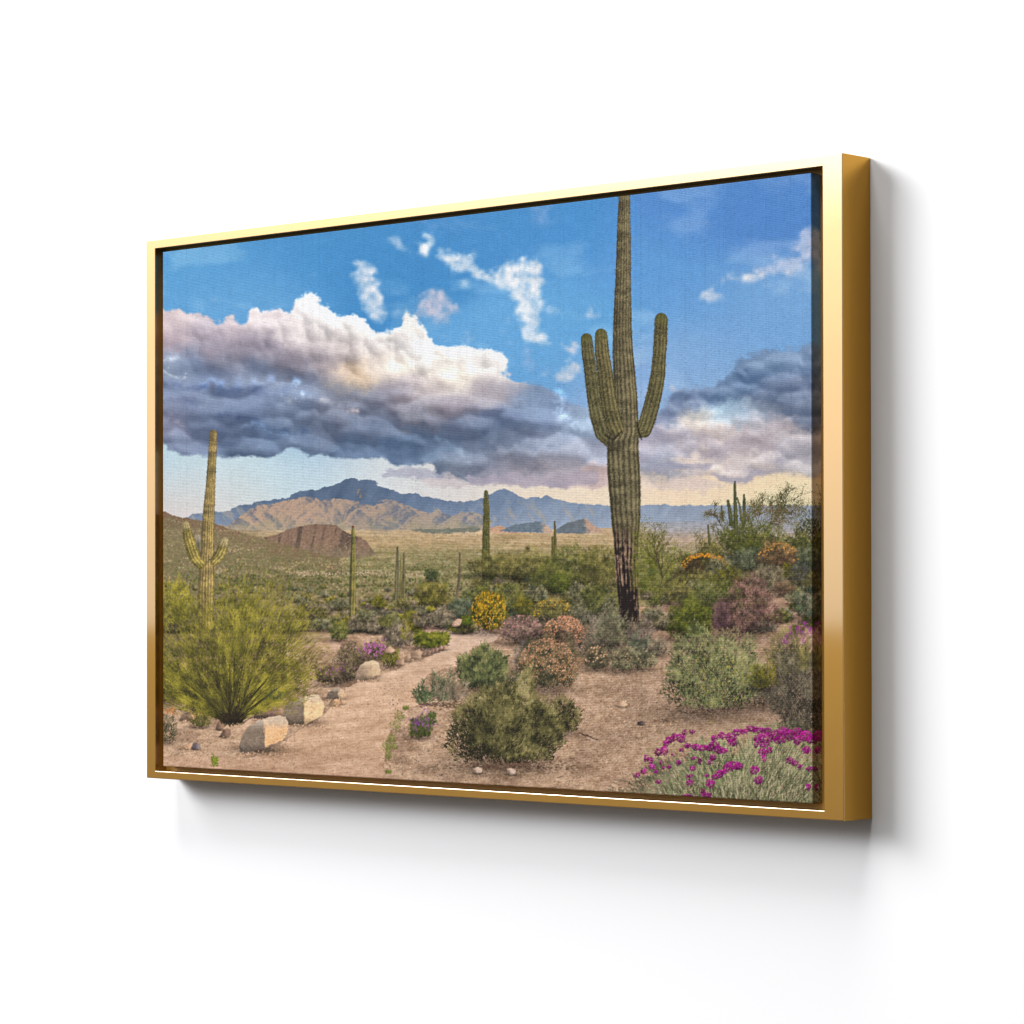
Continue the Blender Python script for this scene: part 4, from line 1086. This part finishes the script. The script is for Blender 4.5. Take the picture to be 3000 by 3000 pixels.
# shade at the roots of the arms
for pts in (zB([(1380, 1730), (1440, 1765), (1500, 1700)]), zB([(1608, 1640), (1620, 1700), (1640, 1760)])):
    for (ax, ay), (bx_, by_) in zip(pts[:-1], pts[1:]):
        t = RNG.random(60)
        strokes(ax + (bx_ - ax) * t, ay + (by_ - ay) * t, RNG.uniform(0, 3, 60), 2.2, .7, pick([(44, 38, 28), (58, 52, 34)], 60))

y = RNG.uniform(420, 990, 26)
x = 1177 + RNG.uniform(-.8, .8, 26) * np.interp(y, [420, 740, 830, 990], [10, 19, 27, 24])
dots(x, y, RNG.uniform(.5, 1.5, 26), pick([(52, 46, 34), (44, 38, 30), (96, 84, 62)], 26))

# ---- right slope
tw = np.random.default_rng(80)


def twig(x, y, a, L, w, depth, col, leaf):
    n = 6
    px, py = x, y
    for i in range(n):
        a += tw.normal(0, .12)
        strokes(np.array([px]), np.array([py]), np.array([a]), L / n * 1.1, max(w * (1 - i / n * .5), .5), np.array([col], np.float32))
        px, py = px + np.cos(a) * L / n, py - np.sin(a) * L / n
        if depth > 0 and i > 0:
            for sgn in (-1, 1):
                if tw.random() < .75:
                    twig(px, py, a + sgn * tw.uniform(.3, .8), L * tw.uniform(.35, .55), w * .6, depth - 1, col, leaf)
    if leaf is not None:
        k = 9
        strokes(px + tw.normal(0, 4, k), py + tw.normal(0, 3, k), tw.uniform(0, 3.1, k), tw.uniform(.8, 2.0, k), .5, np.array(leaf, np.float32)[tw.integers(0, len(leaf), k)])


for a in [(1250, 1130, 90, 120, [(74, 80, 34), (104, 108, 44), (134, 132, 56)], 1500), (1215, 1120, 50, 110, [(78, 84, 34), (110, 112, 44), (140, 138, 58)], 900), (1290, 1110, 60, 44, OLIVE, 700)]:
    bush(*a, ln=(2.5, 6), wd=.5, seed=70, under=False, ragged=.35)
twig(1243, 1120, 1.25, 90, 1.0, 2, (66, 56, 38), [(112, 116, 48), (90, 94, 40)])
twig(1246, 1108, .7, 90, .9, 2, (70, 58, 42), [(112, 116, 48), (90, 94, 40)])
for a in [(1540, 1060, 120, 100, [(50, 54, 28), (76, 78, 38), (100, 98, 50), (120, 114, 62)], 2400), (1480, 1060, 110, 60, GREEN, 1500), (1400, 1050, 110, 66, [(56, 62, 28), (82, 86, 36), (108, 108, 44)], 1700), (1340, 1052, 50, 30, OLIVE, 500), (1440, 1050, 80, 54, GREEN, 1000)]:
    bush(*a, ln=(2, 5), wd=.5, seed=71, ragged=.3)
for a0 in (zF([(1005, 780, 7), (1008, 850, 9), (1018, 900, 9)]), zF([(1130, 712, 7), (1152, 780, 9), (1166, 900, 10)])):
    saguaro(sc(a0, q), 4, (124, 124, 78), (80, 84, 56), .3, seed=18)
for a0, s0 in ((zF([(1112, 585, 9), (1112, 700, 13), (1116, 820, 18), (1120, 990, 19)]), 19), (zF([(1056, 738, 11), (1070, 810, 16), (1085, 930, 18)]), 20), (zF([(1186, 692, 10), (1187, 800, 13), (1182, 960, 14)]), 21), (zF([(895, 935, 6), (900, 1000, 8), (908, 1090, 10)]), 22)):
    saguaro(sc(a0, q), 5, (118, 116, 74), (66, 70, 48), .3, seed=s0)
TL_ = [(104, 106, 58), (128, 118, 70), (150, 112, 80), (86, 90, 52)]
for a0 in [((1432, 1000), .98, 60, 1.8), ((1436, 996), .78, 66, 1.4), ((1428, 1000), 1.3, 46, 1.2), ((1440, 1000), .5, 52, 1.2), ((1420, 1004), 1.65, 40, 1.0), ((1368, 1002), 2.3, 38, 1.0)]:
    twig(*a0[0], a0[1], a0[2], a0[3], 2, (74, 64, 46), TL_)
k = 1300
strokes(tw.normal(1446, 26, k), tw.normal(972, 15, k), tw.uniform(0, 3.1, k), tw.uniform(.8, 2.2, k), .5, np.array(TL_, np.float32)[tw.integers(0, 4, k)])
bush(1395, 1040, 90, 66, [(60, 66, 30), (88, 92, 38), (116, 114, 46)], 900, (2, 5), .5, seed=72, under=False, ragged=.4)

for a, kw in [((1330, 1078, 90, 34, [(52, 48, 26), (86, 78, 38), (116, 104, 48)], 800), dict(flowers=[(214, 150, 36), (196, 130, 44), (186, 120, 60)], nf=230, fr=1.5, ftop=.78)),
              ((1310, 1082, 40, 20, [(50, 40, 30), (70, 54, 40), (90, 70, 50)], 300), {}),
              ((1360, 1092, 70, 40, SAGE, 800), {}), ((1410, 1076, 60, 44, BLUEG, 700), {}), ((1372, 1110, 50, 40, YGREEN[:3], 500), {}), ((1320, 1110, 60, 36, OLIVE, 520), {}),
              ((1470, 1070, 84, 46, [(74, 58, 44), (112, 86, 62), (144, 110, 78), (170, 132, 88)], 1200), dict(flowers=[(184, 132, 76), (196, 144, 72)], nf=110, fr=1.3, ftop=.7)),
              ((1530, 1080, 60, 50, BLUEG, 700), {}), ((1490, 1092, 36, 26, YGREEN[:3], 300), {}), ((1510, 1100, 44, 34, [(60, 58, 58), (86, 84, 82), (112, 108, 98)], 420), {}), ((1540, 1112, 46, 36, OLIVE, 460), {}),
              ((1448, 1118, 70, 52, GREY, 1100), {}), ((1410, 1124, 70, 40, PINKB, 700), {}), ((1480, 1124, 40, 26, [(86, 66, 56), (120, 92, 74), (150, 116, 94)], 300), {}), ((1500, 1140, 40, 26, SAGE, 300), {}),
              ((1320, 1150, 90, 50, SAGE, 1100), {}), ((1280, 1140, 70, 40, OLIVE, 700), {}), ((1270, 1185, 40, 30, GREY, 260), {}),
              ((1350, 1176, 110, 76, [(56, 60, 32), (80, 88, 40), (108, 112, 54), (134, 132, 74)], 2200), {}), ((1300, 1206, 96, 76, [(46, 50, 20), (76, 82, 26), (104, 110, 38), (132, 132, 54)], 2200), {}), ((1235, 1186, 60, 40, GREY, 500), {}),
              ((1530, 1166, 70, 56, BLUEG, 1000), {})]:
    bush(*a, ln=(2, 5), wd=.5, seed=73, **kw)
bush(1406, 1196, 128, 82, PINKB, 3400, (2, 5), .5, seed=74, dark=(60, 46, 42), ragged=.14)
bush(1362, 1186, 34, 50, [(80, 54, 68), (112, 78, 92), (140, 104, 112)], 220, (2, 5), .5, seed=74, under=False)
# greyish scrub round the foot of the big saguaro
for a in [(1130, 1240, 100, 100, [(78, 76, 64), (106, 100, 84), (134, 124, 104), (154, 142, 122)], 2000), (1160, 1218, 70, 60, SAGE, 900), (1206, 1212, 50, 40, [(96, 84, 76), (126, 110, 98), (150, 132, 118)], 500), (1215, 1240, 60, 40, BLUEG, 600), (1240, 1236, 50, 30, GREY, 300)]:
    bush(*a, ln=(2.5, 6), wd=.5, seed=75, dark=(76, 66, 56), ragged=.3)
strokes(RNG.normal(1196, 4, 30), RNG.normal(1186, 6, 30), RNG.normal(1.5, .5, 30), 12, .5, pick([(150, 136, 104), (120, 108, 78)], 30))
bush(1126, 1262, 46, 44, [(66, 60, 48), (96, 88, 66), (126, 112, 84)], 700, (2, 5), .6, seed=76, flowers=[(222, 176, 138), (206, 158, 122)], nf=90, fr=1.3)
bush(1180, 1266, 66, 46, SAGE, 900, (2, 5), .5, seed=77, flowers=[(206, 164, 130)], nf=50, fr=1.1)
bush(1218, 1262, 40, 34, SAGE, 420, (2, 5), .5, seed=78, flowers=[(214, 176, 140)], nf=26, fr=1.1)
# rounded pink and apricot shrubs
APR = [(78, 70, 54), (118, 98, 78), (156, 124, 98), (190, 150, 120)]
bush(984, 1212, 88, 52, [(84, 70, 66), (116, 94, 86), (144, 116, 104), (166, 138, 122)], 1500, (2, 4.5), .5, seed=80, flowers=[(176, 124, 124), (196, 148, 134), (160, 104, 112)], nf=300, fr=1.1)
bush(1064, 1216, 84, 54, APR, 1300, (2, 4.5), .5, seed=81, flowers=[(210, 146, 110), (220, 160, 124), (194, 128, 100)], nf=560, fr=1.2, ftop=.5)
bush(1000, 1262, 70, 50, [(88, 84, 80), (116, 112, 104), (142, 136, 126)], 700, (2, 5), .5, seed=82)
painted_shade(1030, 1208, 60, 20, .62)
bush(1032, 1298, 120, 94, [(58, 58, 42), (92, 86, 62), (132, 110, 82), (176, 136, 104)], 4200, (2.5, 5.5), .5, seed=83)
bush(1032, 1298, 118, 94, [(84, 86, 62), (108, 106, 78)], 100, (2.5, 5.5), .5, seed=84, flowers=[(206, 146, 104), (216, 160, 120), (190, 126, 90), (222, 174, 138), (168, 118, 92)], nf=900, fr=1.1, ftop=.36, under=False)
x, y = RNG.uniform(985, 1085, 70), RNG.uniform(1235, 1290, 70)
strokes(x, y, RNG.normal(1.5, .5, 70), 3.5, 1.2, pick([(214, 140, 76), (224, 160, 104)], 70))
# green shrubs right of the path
bush(912, 1302, 92, 76, [(50, 54, 38), (82, 88, 56), (114, 116, 72), (144, 140, 92)], 2600, (3, 7), .6, seed=85, dark=(38, 36, 26))
bush(966, 1318, 60, 46, [(58, 62, 44), (86, 88, 60), (110, 108, 76)], 700, (3, 7), .5, seed=86, flowers=[(134, 112, 158), (150, 128, 170)], nf=44, fr=1.3)
bush(834, 1326, 56, 58, [(64, 70, 52), (92, 100, 72), (122, 124, 92)], 620, (3, 8), .5, seed=87, under=False, ragged=.4)
bush(858, 1328, 50, 44, GREY, 420, (3, 8), .5, seed=87, under=False, ragged=.4)
bush(798, 1330, 30, 34, [(56, 68, 46), (84, 96, 64), (112, 120, 84)], 260, (3, 7), .7, seed=88, under=False, ragged=.4)
k = 240
strokes(RNG.uniform(790, 900, k), RNG.normal(1330, 3, k), RNG.normal(0, .25, k), RNG.uniform(2, 6, k), .6, pick([(96, 76, 62), (116, 92, 74)], k))
# grass strip at the path edge and the little violet plant
for x_, y_, w_, h_ in [(765, 1340, 8, 6), (754, 1360, 20, 18), (746, 1385, 20, 26), (738, 1402, 14, 14), (728, 1418, 14, 18), (742, 1416, 16, 14), (733, 1436, 12, 20), (733, 1460, 8, 6)]:
    bush(x_, y_, w_, h_, [(98, 100, 50), (122, 122, 62), (148, 144, 84)], 90, (2, 4.5), .5, seed=89, under=False)
bush(794, 1392, 44, 40, [(62, 66, 36), (90, 94, 48), (122, 120, 66)], 640, (2.5, 6), .6, seed=90)
bush(812, 1370, 24, 26, [(70, 82, 38), (98, 110, 48)], 220, (2, 5), .6, seed=90, under=False)
x, y = RNG.normal(795, 11, 130), RNG.normal(1364, 7, 130)
strokes(x, y, RNG.normal(1.5, .4, 130), RNG.uniform(2, 5, 130), 1.3, pick([(156, 78, 166), (180, 104, 186), (130, 62, 140)], 130))
strokes(RNG.normal(806, 5, 14), RNG.normal(1340, 4, 14), RNG.normal(1.5, .4, 14), 2.5, .8, pick([(166, 110, 170)], 14))
# the big olive shrub in front
OL2 = [(44, 42, 28), (74, 70, 44), (104, 98, 60), (132, 122, 78), (162, 148, 102)]
bush(1060, 1382, 70, 60, OL2[:4], 900, (3, 7), .6, seed=91, dark=(44, 38, 24))
bush(962, 1442, 208, 156, OL2, 9000, (3.5, 8), .7, seed=92, dark=(38, 34, 22), ragged=.19)
bush(930, 1430, 120, 112, OL2[:4], 1500, (3.5, 8), .7, seed=93, under=False, ragged=.2)
strokes(np.linspace(1092, 1122, 12), np.linspace(1382, 1394, 12), RNG.normal(-.4, .2, 12), 8, 1.0, pick([(66, 52, 40)], 12))
k = 420
strokes(RNG.normal(960, 60, k), RNG.normal(1446, 5, k), RNG.normal(0, .3, k), RNG.uniform(2, 6, k), .7, pick([(84, 62, 50), (104, 80, 64)], k))
for x_, y_ in [(1605, 1800), (1925, 1810)]:
    rock(zH([(x_ + a * 2.2, y_ + b_ * 2.2) for a, b_ in [(-20, -12), (0, -18), (22, -8), (18, 10), (-14, 12)]]), (196, 170, 150), (140, 118, 102), 579.6 + x_ * .2 - 2, 3, 19, (206, 182, 160))
# sage shrub on the right, with leafy tufts
SG2 = [(48, 52, 34), (76, 82, 54), (108, 112, 74), (140, 140, 94), (170, 164, 112)]
bush(1450, 1330, 110, 86, [(84, 76, 62), (110, 100, 82), (134, 122, 100)], 1700, (4, 10), .5, seed=94, dark=(70, 60, 50), ragged=.3)
bush(1345, 1342, 172, 142, SG2, 5200, (2.5, 5.5), 1.0, seed=95, dark=(44, 40, 28), flat=.55)
bush(1345, 1338, 168, 138, SG2[2:], 900, (2.5, 5), 1.0, seed=96, under=False, flat=.55)
k = 160
x, y = RNG.normal(1360, 40, k), RNG.normal(1270, 30, k)
strokes(x, y, RNG.normal(1.5, .4, k), RNG.uniform(2, 5, k), 1.0, pick([(172, 160, 74), (150, 146, 66)], k))
for a in [(1500, 1280, 90, 76, [(72, 72, 46), (104, 98, 60), (132, 122, 74), (156, 142, 88)], 1600), (1520, 1380, 130, 130, [(58, 54, 46), (88, 82, 68), (116, 106, 88), (140, 128, 106)], 3200), (1440, 1300, 50, 40, YGREEN[:3], 400)]:
    bush(*a, ln=(4, 10), wd=.5, seed=97, dark=(52, 46, 38), ragged=.35)
k = 260
strokes(RNG.normal(1500, 34, k), RNG.normal(1330, 50, k), RNG.choice([.7, 2.3, 1.2], k) + RNG.normal(0, .25, k), RNG.uniform(8, 26, k), .5, pick([(112, 100, 84), (140, 126, 104), (70, 62, 52)], k))
for a, b_, c_ in [(1506, 1188, 22), (1490, 1198, 18), (1480, 1214, 14), (1518, 1182, 20), (1530, 1190, 18), (1514, 1206, 12)]:
    x, y = RNG.normal(a, 4, c_ * 2), RNG.normal(b_, 7, c_ * 2)
    strokes(x, y, RNG.normal(1.4, .3, c_ * 2), 4, 1.1, pick([(156, 60, 150), (176, 80, 168), (130, 46, 126)], c_ * 2))

# ---- magenta flowers in the lower right corner
r = np.random.default_rng(99)
bush(1390, 1545, 360, 140, [(84, 80, 62), (112, 110, 84), (142, 138, 106), (166, 158, 124)], 6000, (5, 12), .6, seed=98, dark=(74, 66, 54), ragged=.25, flat=.8)
k = 2600
x, y = r.uniform(1245, 1530, k), r.uniform(1400, 1540, k)
t = (y - 1400) / 140
ok = (x > 1235 + (1 - np.minimum(t * 1.2, 1)) * 90) & (y > 1396)
x, y = x[ok], y[ok]
strokes(x, y, np.pi / 2 - (x - 1400) / 240 + r.normal(0, .3, len(x)), r.uniform(5, 16, len(x)), .6, (np.array([(108, 112, 78), (136, 136, 98), (164, 158, 118), (82, 84, 60), (186, 172, 140)], np.float32)[r.integers(0, 5, len(x))]))
MG = np.array([(116, 14, 92), (138, 22, 110), (166, 50, 142), (84, 8, 66), (146, 26, 96)], np.float32)


def bloom(cx, cy, rx_, ry_, seed_):
    k = max(14, int(rx_ * ry_ * 1.8))
    th, rad = r.uniform(0, 6.28, k), np.sqrt(r.random(k))
    x, y = cx + np.cos(th) * rad * rx_, cy - np.sin(th) * rad * ry_
    c = MG[r.integers(0, 5, k)] * (1 + .30 * np.sin(th) * rad + r.normal(0, .08))[:, None]
    strokes(x, y + .5, r.uniform(0, 6.28, k), r.uniform(.8, 2.4, k), .8, np.clip(c * (1 + r.normal(0, .1, (k, 1))), 0, 255).astype(np.float32))


for x_, y_, a_, b_ in [(520, 1265, 20, 30), (555, 1280, 18, 22), (440, 1395, 28, 16), (495, 1365, 26, 22), (560, 1330, 26, 20), (610, 1215, 30, 30), (655, 1205, 34, 34), (700, 1120, 34, 30), (670, 1145, 26, 24), (740, 1095, 28, 30), (790, 1105, 32, 36), (818, 1062, 16, 22), (876, 1054, 22, 16),
                       (790, 1198, 18, 16), (840, 1165, 34, 20), (905, 1175, 36, 26), (960, 1180, 40, 26), (1010, 1180, 40, 30), (1050, 1160, 40, 34), (1085, 1195, 40, 34), (1125, 1210, 28, 24), (1050, 1105, 30, 22), (1110, 1085, 30, 28), (1180, 1100, 46, 38), (1190, 1140, 40, 30), (1225, 1060, 30, 26), (1280, 1055, 36, 22),
                       (1340, 1030, 40, 26), (1400, 1045, 50, 24), (1460, 1045, 34, 22), (1400, 1110, 44, 36), (1460, 1100, 60, 46), (1530, 1080, 50, 40), (1590, 1055, 50, 36), (1640, 1080, 50, 46), (1700, 1060, 44, 36), (1700, 1120, 30, 44), (1770, 1090, 50, 44), (1800, 1120, 30, 30), (1560, 1120, 50, 30), (1440, 1160, 40, 24), (1380, 1150, 20, 30),
                       (1430, 1220, 34, 36), (1440, 1265, 20, 24), (1480, 1200, 30, 24), (1640, 1280, 34, 26), (1680, 1300, 28, 24), (1720, 1330, 20, 20), (1770, 1200, 36, 30), (1800, 1345, 36, 18), (1200, 1320, 60, 34), (1160, 1340, 46, 30), (1240, 1330, 40, 26), (1090, 1385, 34, 30), (1060, 1410, 34, 22), (1130, 1370, 24, 22), (1020, 1460, 34, 38), (990, 1400, 20, 14),
                       (1365, 1355, 38, 34), (1395, 1435, 34, 34), (855, 1410, 28, 20), (858, 1455, 26, 26), (880, 1345, 26, 20), (885, 1265, 20, 14), (940, 1290, 18, 26), (1040, 1255, 26, 26), (1015, 1295, 18, 18), (770, 1298, 24, 20), (695, 1332, 18, 18), (630, 1295, 14, 14), (595, 1370, 18, 16), (650, 1340, 12, 12), (610, 1450, 26, 14),
                       (960, 1530, 20, 26), (990, 1555, 36, 26), (830, 1558, 46, 14), (1785, 1490, 26, 26), (720, 1235, 10, 10)]:
    X_, Y_ = 1094.8 + x_ * .2408 * 1.0 * (720 / 1932 / 1.5528 / .24), 1127.0 + y_ * (720 / 1932 / 1.5528)
    bloom(X_, Y_, a_ * .24, b_ * .24, 0)

# the camera's crispness: a little local contrast, and a lift of the sunlit ground
rows_ = (np.arange(BH) / K + PY0)[:, None, None]
land = sstep(960, 1030, rows_)
IMG = np.clip(IMG, 0, 255)
soft_ = land * (.45 + .3 * sstep(1290, 1200, rows_))
IMG = IMG * (1 - soft_) + blur(IMG, 1) * soft_
IMG += (IMG - blur(IMG, 5)) * (.10 + .14 * land) + (IMG - blur(IMG, 16)) * (.06 + .12 * land)
IMG = IMG * (1 - land) + ((IMG - 112) * 1.12 + 118) * land
IMG = np.clip(IMG, 0, 255).astype(np.float32)


# ------------------------------------------------------------------ the stretched canvas that carries the print
CX0, CX1, CZ0, CZ1, CY = -0.7562 * S, 0.7406 * S, -0.4768 * S, 0.4760 * S, 0.0025 * S
NX, NZ = 1180, 840                     # printed dots across and up the front
RAD, DEPTH = 0.0022 * S, 0.0230 * S      # soft edge and depth of the wrapped sides
SIDE = [(0.25, RAD * .10, RAD * .04), (0.5, RAD * .32, RAD * .22), (0.75, RAD * .5, RAD * .6), (1.0, RAD * .5, RAD * 1.2)] + [(0, RAD * .5, RAD * 1.2 + (DEPTH - RAD * 1.2) * (k + 1) / 14) for k in range(14)]
NS = len(SIDE)


def to_picture(x, y, z):
    """picture coordinates of the point of the print at (x, z)"""
    p = (np.stack([x, y, z], -1) - CAM) @ RC
    sc_ = 1932.0 / 3000.0
    return (1500 + FPX * p[..., 0] / p[..., 1]) * sc_, (CYPX - FPX * p[..., 2] / p[..., 1]) * sc_


us = np.linspace(0, 1, NX)
vs_ = np.linspace(0, 1, NZ)
xs_f = CX0 + RAD * .5 + (CX1 - CX0 - RAD) * us
zs_f = CZ0 + RAD * .5 + (CZ1 - CZ0 - RAD) * vs_
# grid lines including the wrapped sides: position, depth and the mirrored picture position
gx = np.concatenate([[CX0 + RAD * .5 - s_[1] for s_ in SIDE][::-1], xs_f, [CX1 - RAD * .5 + s_[1] for s_ in SIDE]])
gz = np.concatenate([[CZ0 + RAD * .5 - s_[1] for s_ in SIDE][::-1], zs_f, [CZ1 - RAD * .5 + s_[1] for s_ in SIDE]])
dd_ = np.array([s_[2] for s_ in SIDE])
gdx = np.concatenate([dd_[::-1], np.zeros(NX), dd_])
gdz = np.concatenate([dd_[::-1], np.zeros(NZ), dd_])
mx = np.concatenate([CX0 + dd_[::-1], xs_f, CX1 - dd_])
mz = np.concatenate([CZ0 + dd_[::-1], zs_f, CZ1 - dd_])
NXX, NZZ = len(gx), len(gz)
Xg, Zg = np.meshgrid(gx, gz)
Yg = CY + np.maximum(gdx[None, :], gdz[:, None])
Mx, Mz = np.meshgrid(mx, mz)
px_, py_ = to_picture(Mx, np.full_like(Mx, CY), Mz)
fx_ = np.clip((px_ - PX0) * K - .5, 0, BW - 1.001)
fy_ = np.clip((py_ - PY0) * K - .5, 0, BH - 1.001)
ix_, iy_ = fx_.astype(int), fy_.astype(int)
tx_, ty_ = (fx_ - ix_)[..., None], (fy_ - iy_)[..., None]
col_ = (IMG[iy_, ix_] * (1 - tx_) + IMG[iy_, ix_ + 1] * tx_) * (1 - ty_) + (IMG[iy_ + 1, ix_] * (1 - tx_) + IMG[iy_ + 1, ix_ + 1] * tx_) * ty_
# ink on cloth: the weave breaks the ink up into short flecks along the threads
rw = np.random.default_rng(123)
fl = rw.normal(0, 1, (NZZ, NXX)).astype(np.float32)
fl = fl + .7 * (np.roll(fl, 1, 1) + np.roll(fl, -1, 1))
thr = rw.normal(0, 1, NXX).astype(np.float32)
thr = np.where(np.abs(thr) > 1.3, np.abs(thr), 0)[None, :] * (rw.random((NZZ, NXX)) < .35)
col_ = col_ * (1 + 0.016 * fl - 0.045 * thr)[..., None]
lin = np.clip(col_ / 255.0, 0, 1)
lin = np.where(lin <= 0.04045, lin / 12.92, ((lin + 0.055) / 1.055) ** 2.4) * INK

nv = NXX * NZZ
idx = np.arange(nv, dtype=np.int32).reshape(NZZ, NXX)
qd = np.stack([idx[:-1, :-1], idx[:-1, 1:], idx[1:, 1:], idx[1:, :-1]], -1)
inx = (np.arange(NXX - 1) >= NS) & (np.arange(NXX - 1) < NS + NX - 1)
inz = (np.arange(NZZ - 1) >= NS) & (np.arange(NZZ - 1) < NS + NZ - 1)
keep = inx[None, :] | inz[:, None]
qd = qd[keep].reshape(-1, 4)
used = np.unique(qd)
remap = np.zeros(nv, np.int32)
remap[used] = np.arange(len(used))
qd = remap[qd]
co = np.stack([Xg.ravel(), Yg.ravel(), Zg.ravel()], -1)[used] - OFF
cl_ = np.concatenate([lin.reshape(-1, 3)[used], np.ones((len(used), 1))], 1).astype(np.float32)

me = bpy.data.meshes.new('canvas')
me.vertices.add(len(co))
me.vertices.foreach_set('co', co.astype(np.float32).ravel())
me.loops.add(len(qd) * 4)
me.loops.foreach_set('vertex_index', qd.ravel())
me.polygons.add(len(qd))
me.polygons.foreach_set('loop_start', np.arange(0, len(qd) * 4, 4, dtype=np.int32))
me.polygons.foreach_set('use_smooth', np.ones(len(qd), bool))
me.update(calc_edges=True)
at = me.color_attributes.new('ink', 'FLOAT_COLOR', 'POINT')
at.data.foreach_set('color', cl_.ravel())
canvas = bpy.data.objects.new('canvas', me)
COL.objects.link(canvas)
canvas.parent = root
canvas['label'] = 'printed canvas with tall saguaros, a desert path, flowers and clouds'

cm, nt, b = new_mat('printed_canvas')
b.inputs['Roughness'].default_value = 0.85
b.inputs['Specular IOR Level'].default_value = 0.12
an = nt.nodes.new('ShaderNodeAttribute')
an.attribute_name = 'ink'
nt.links.new(an.outputs['Color'], b.inputs['Base Color'])
# woven cloth: two crossed sets of threads raise the surface
tc = nt.nodes.new('ShaderNodeTexCoord')
hs = []
for dir_ in ('X', 'Z'):
    wv = nt.nodes.new('ShaderNodeTexWave')
    wv.wave_type = 'BANDS'
    wv.bands_direction = dir_
    wv.inputs['Scale'].default_value = 190
    wv.inputs['Distortion'].default_value = 1.2
    wv.inputs['Detail'].default_value = 1
    nt.links.new(tc.outputs['Object'], wv.inputs['Vector'])
    hs.append(wv)
ad = nt.nodes.new('ShaderNodeMath')
ad.operation = 'ADD'
nt.links.new(hs[0].outputs['Fac'], ad.inputs[0])
nt.links.new(hs[1].outputs['Fac'], ad.inputs[1])
bp = nt.nodes.new('ShaderNodeBump')
bp.inputs['Strength'].default_value = 0.25
bp.inputs['Distance'].default_value = 0.0004
nt.links.new(ad.outputs[0], bp.inputs['Height'])
nt.links.new(bp.outputs['Normal'], b.inputs['Normal'])
me.materials.append(cm)
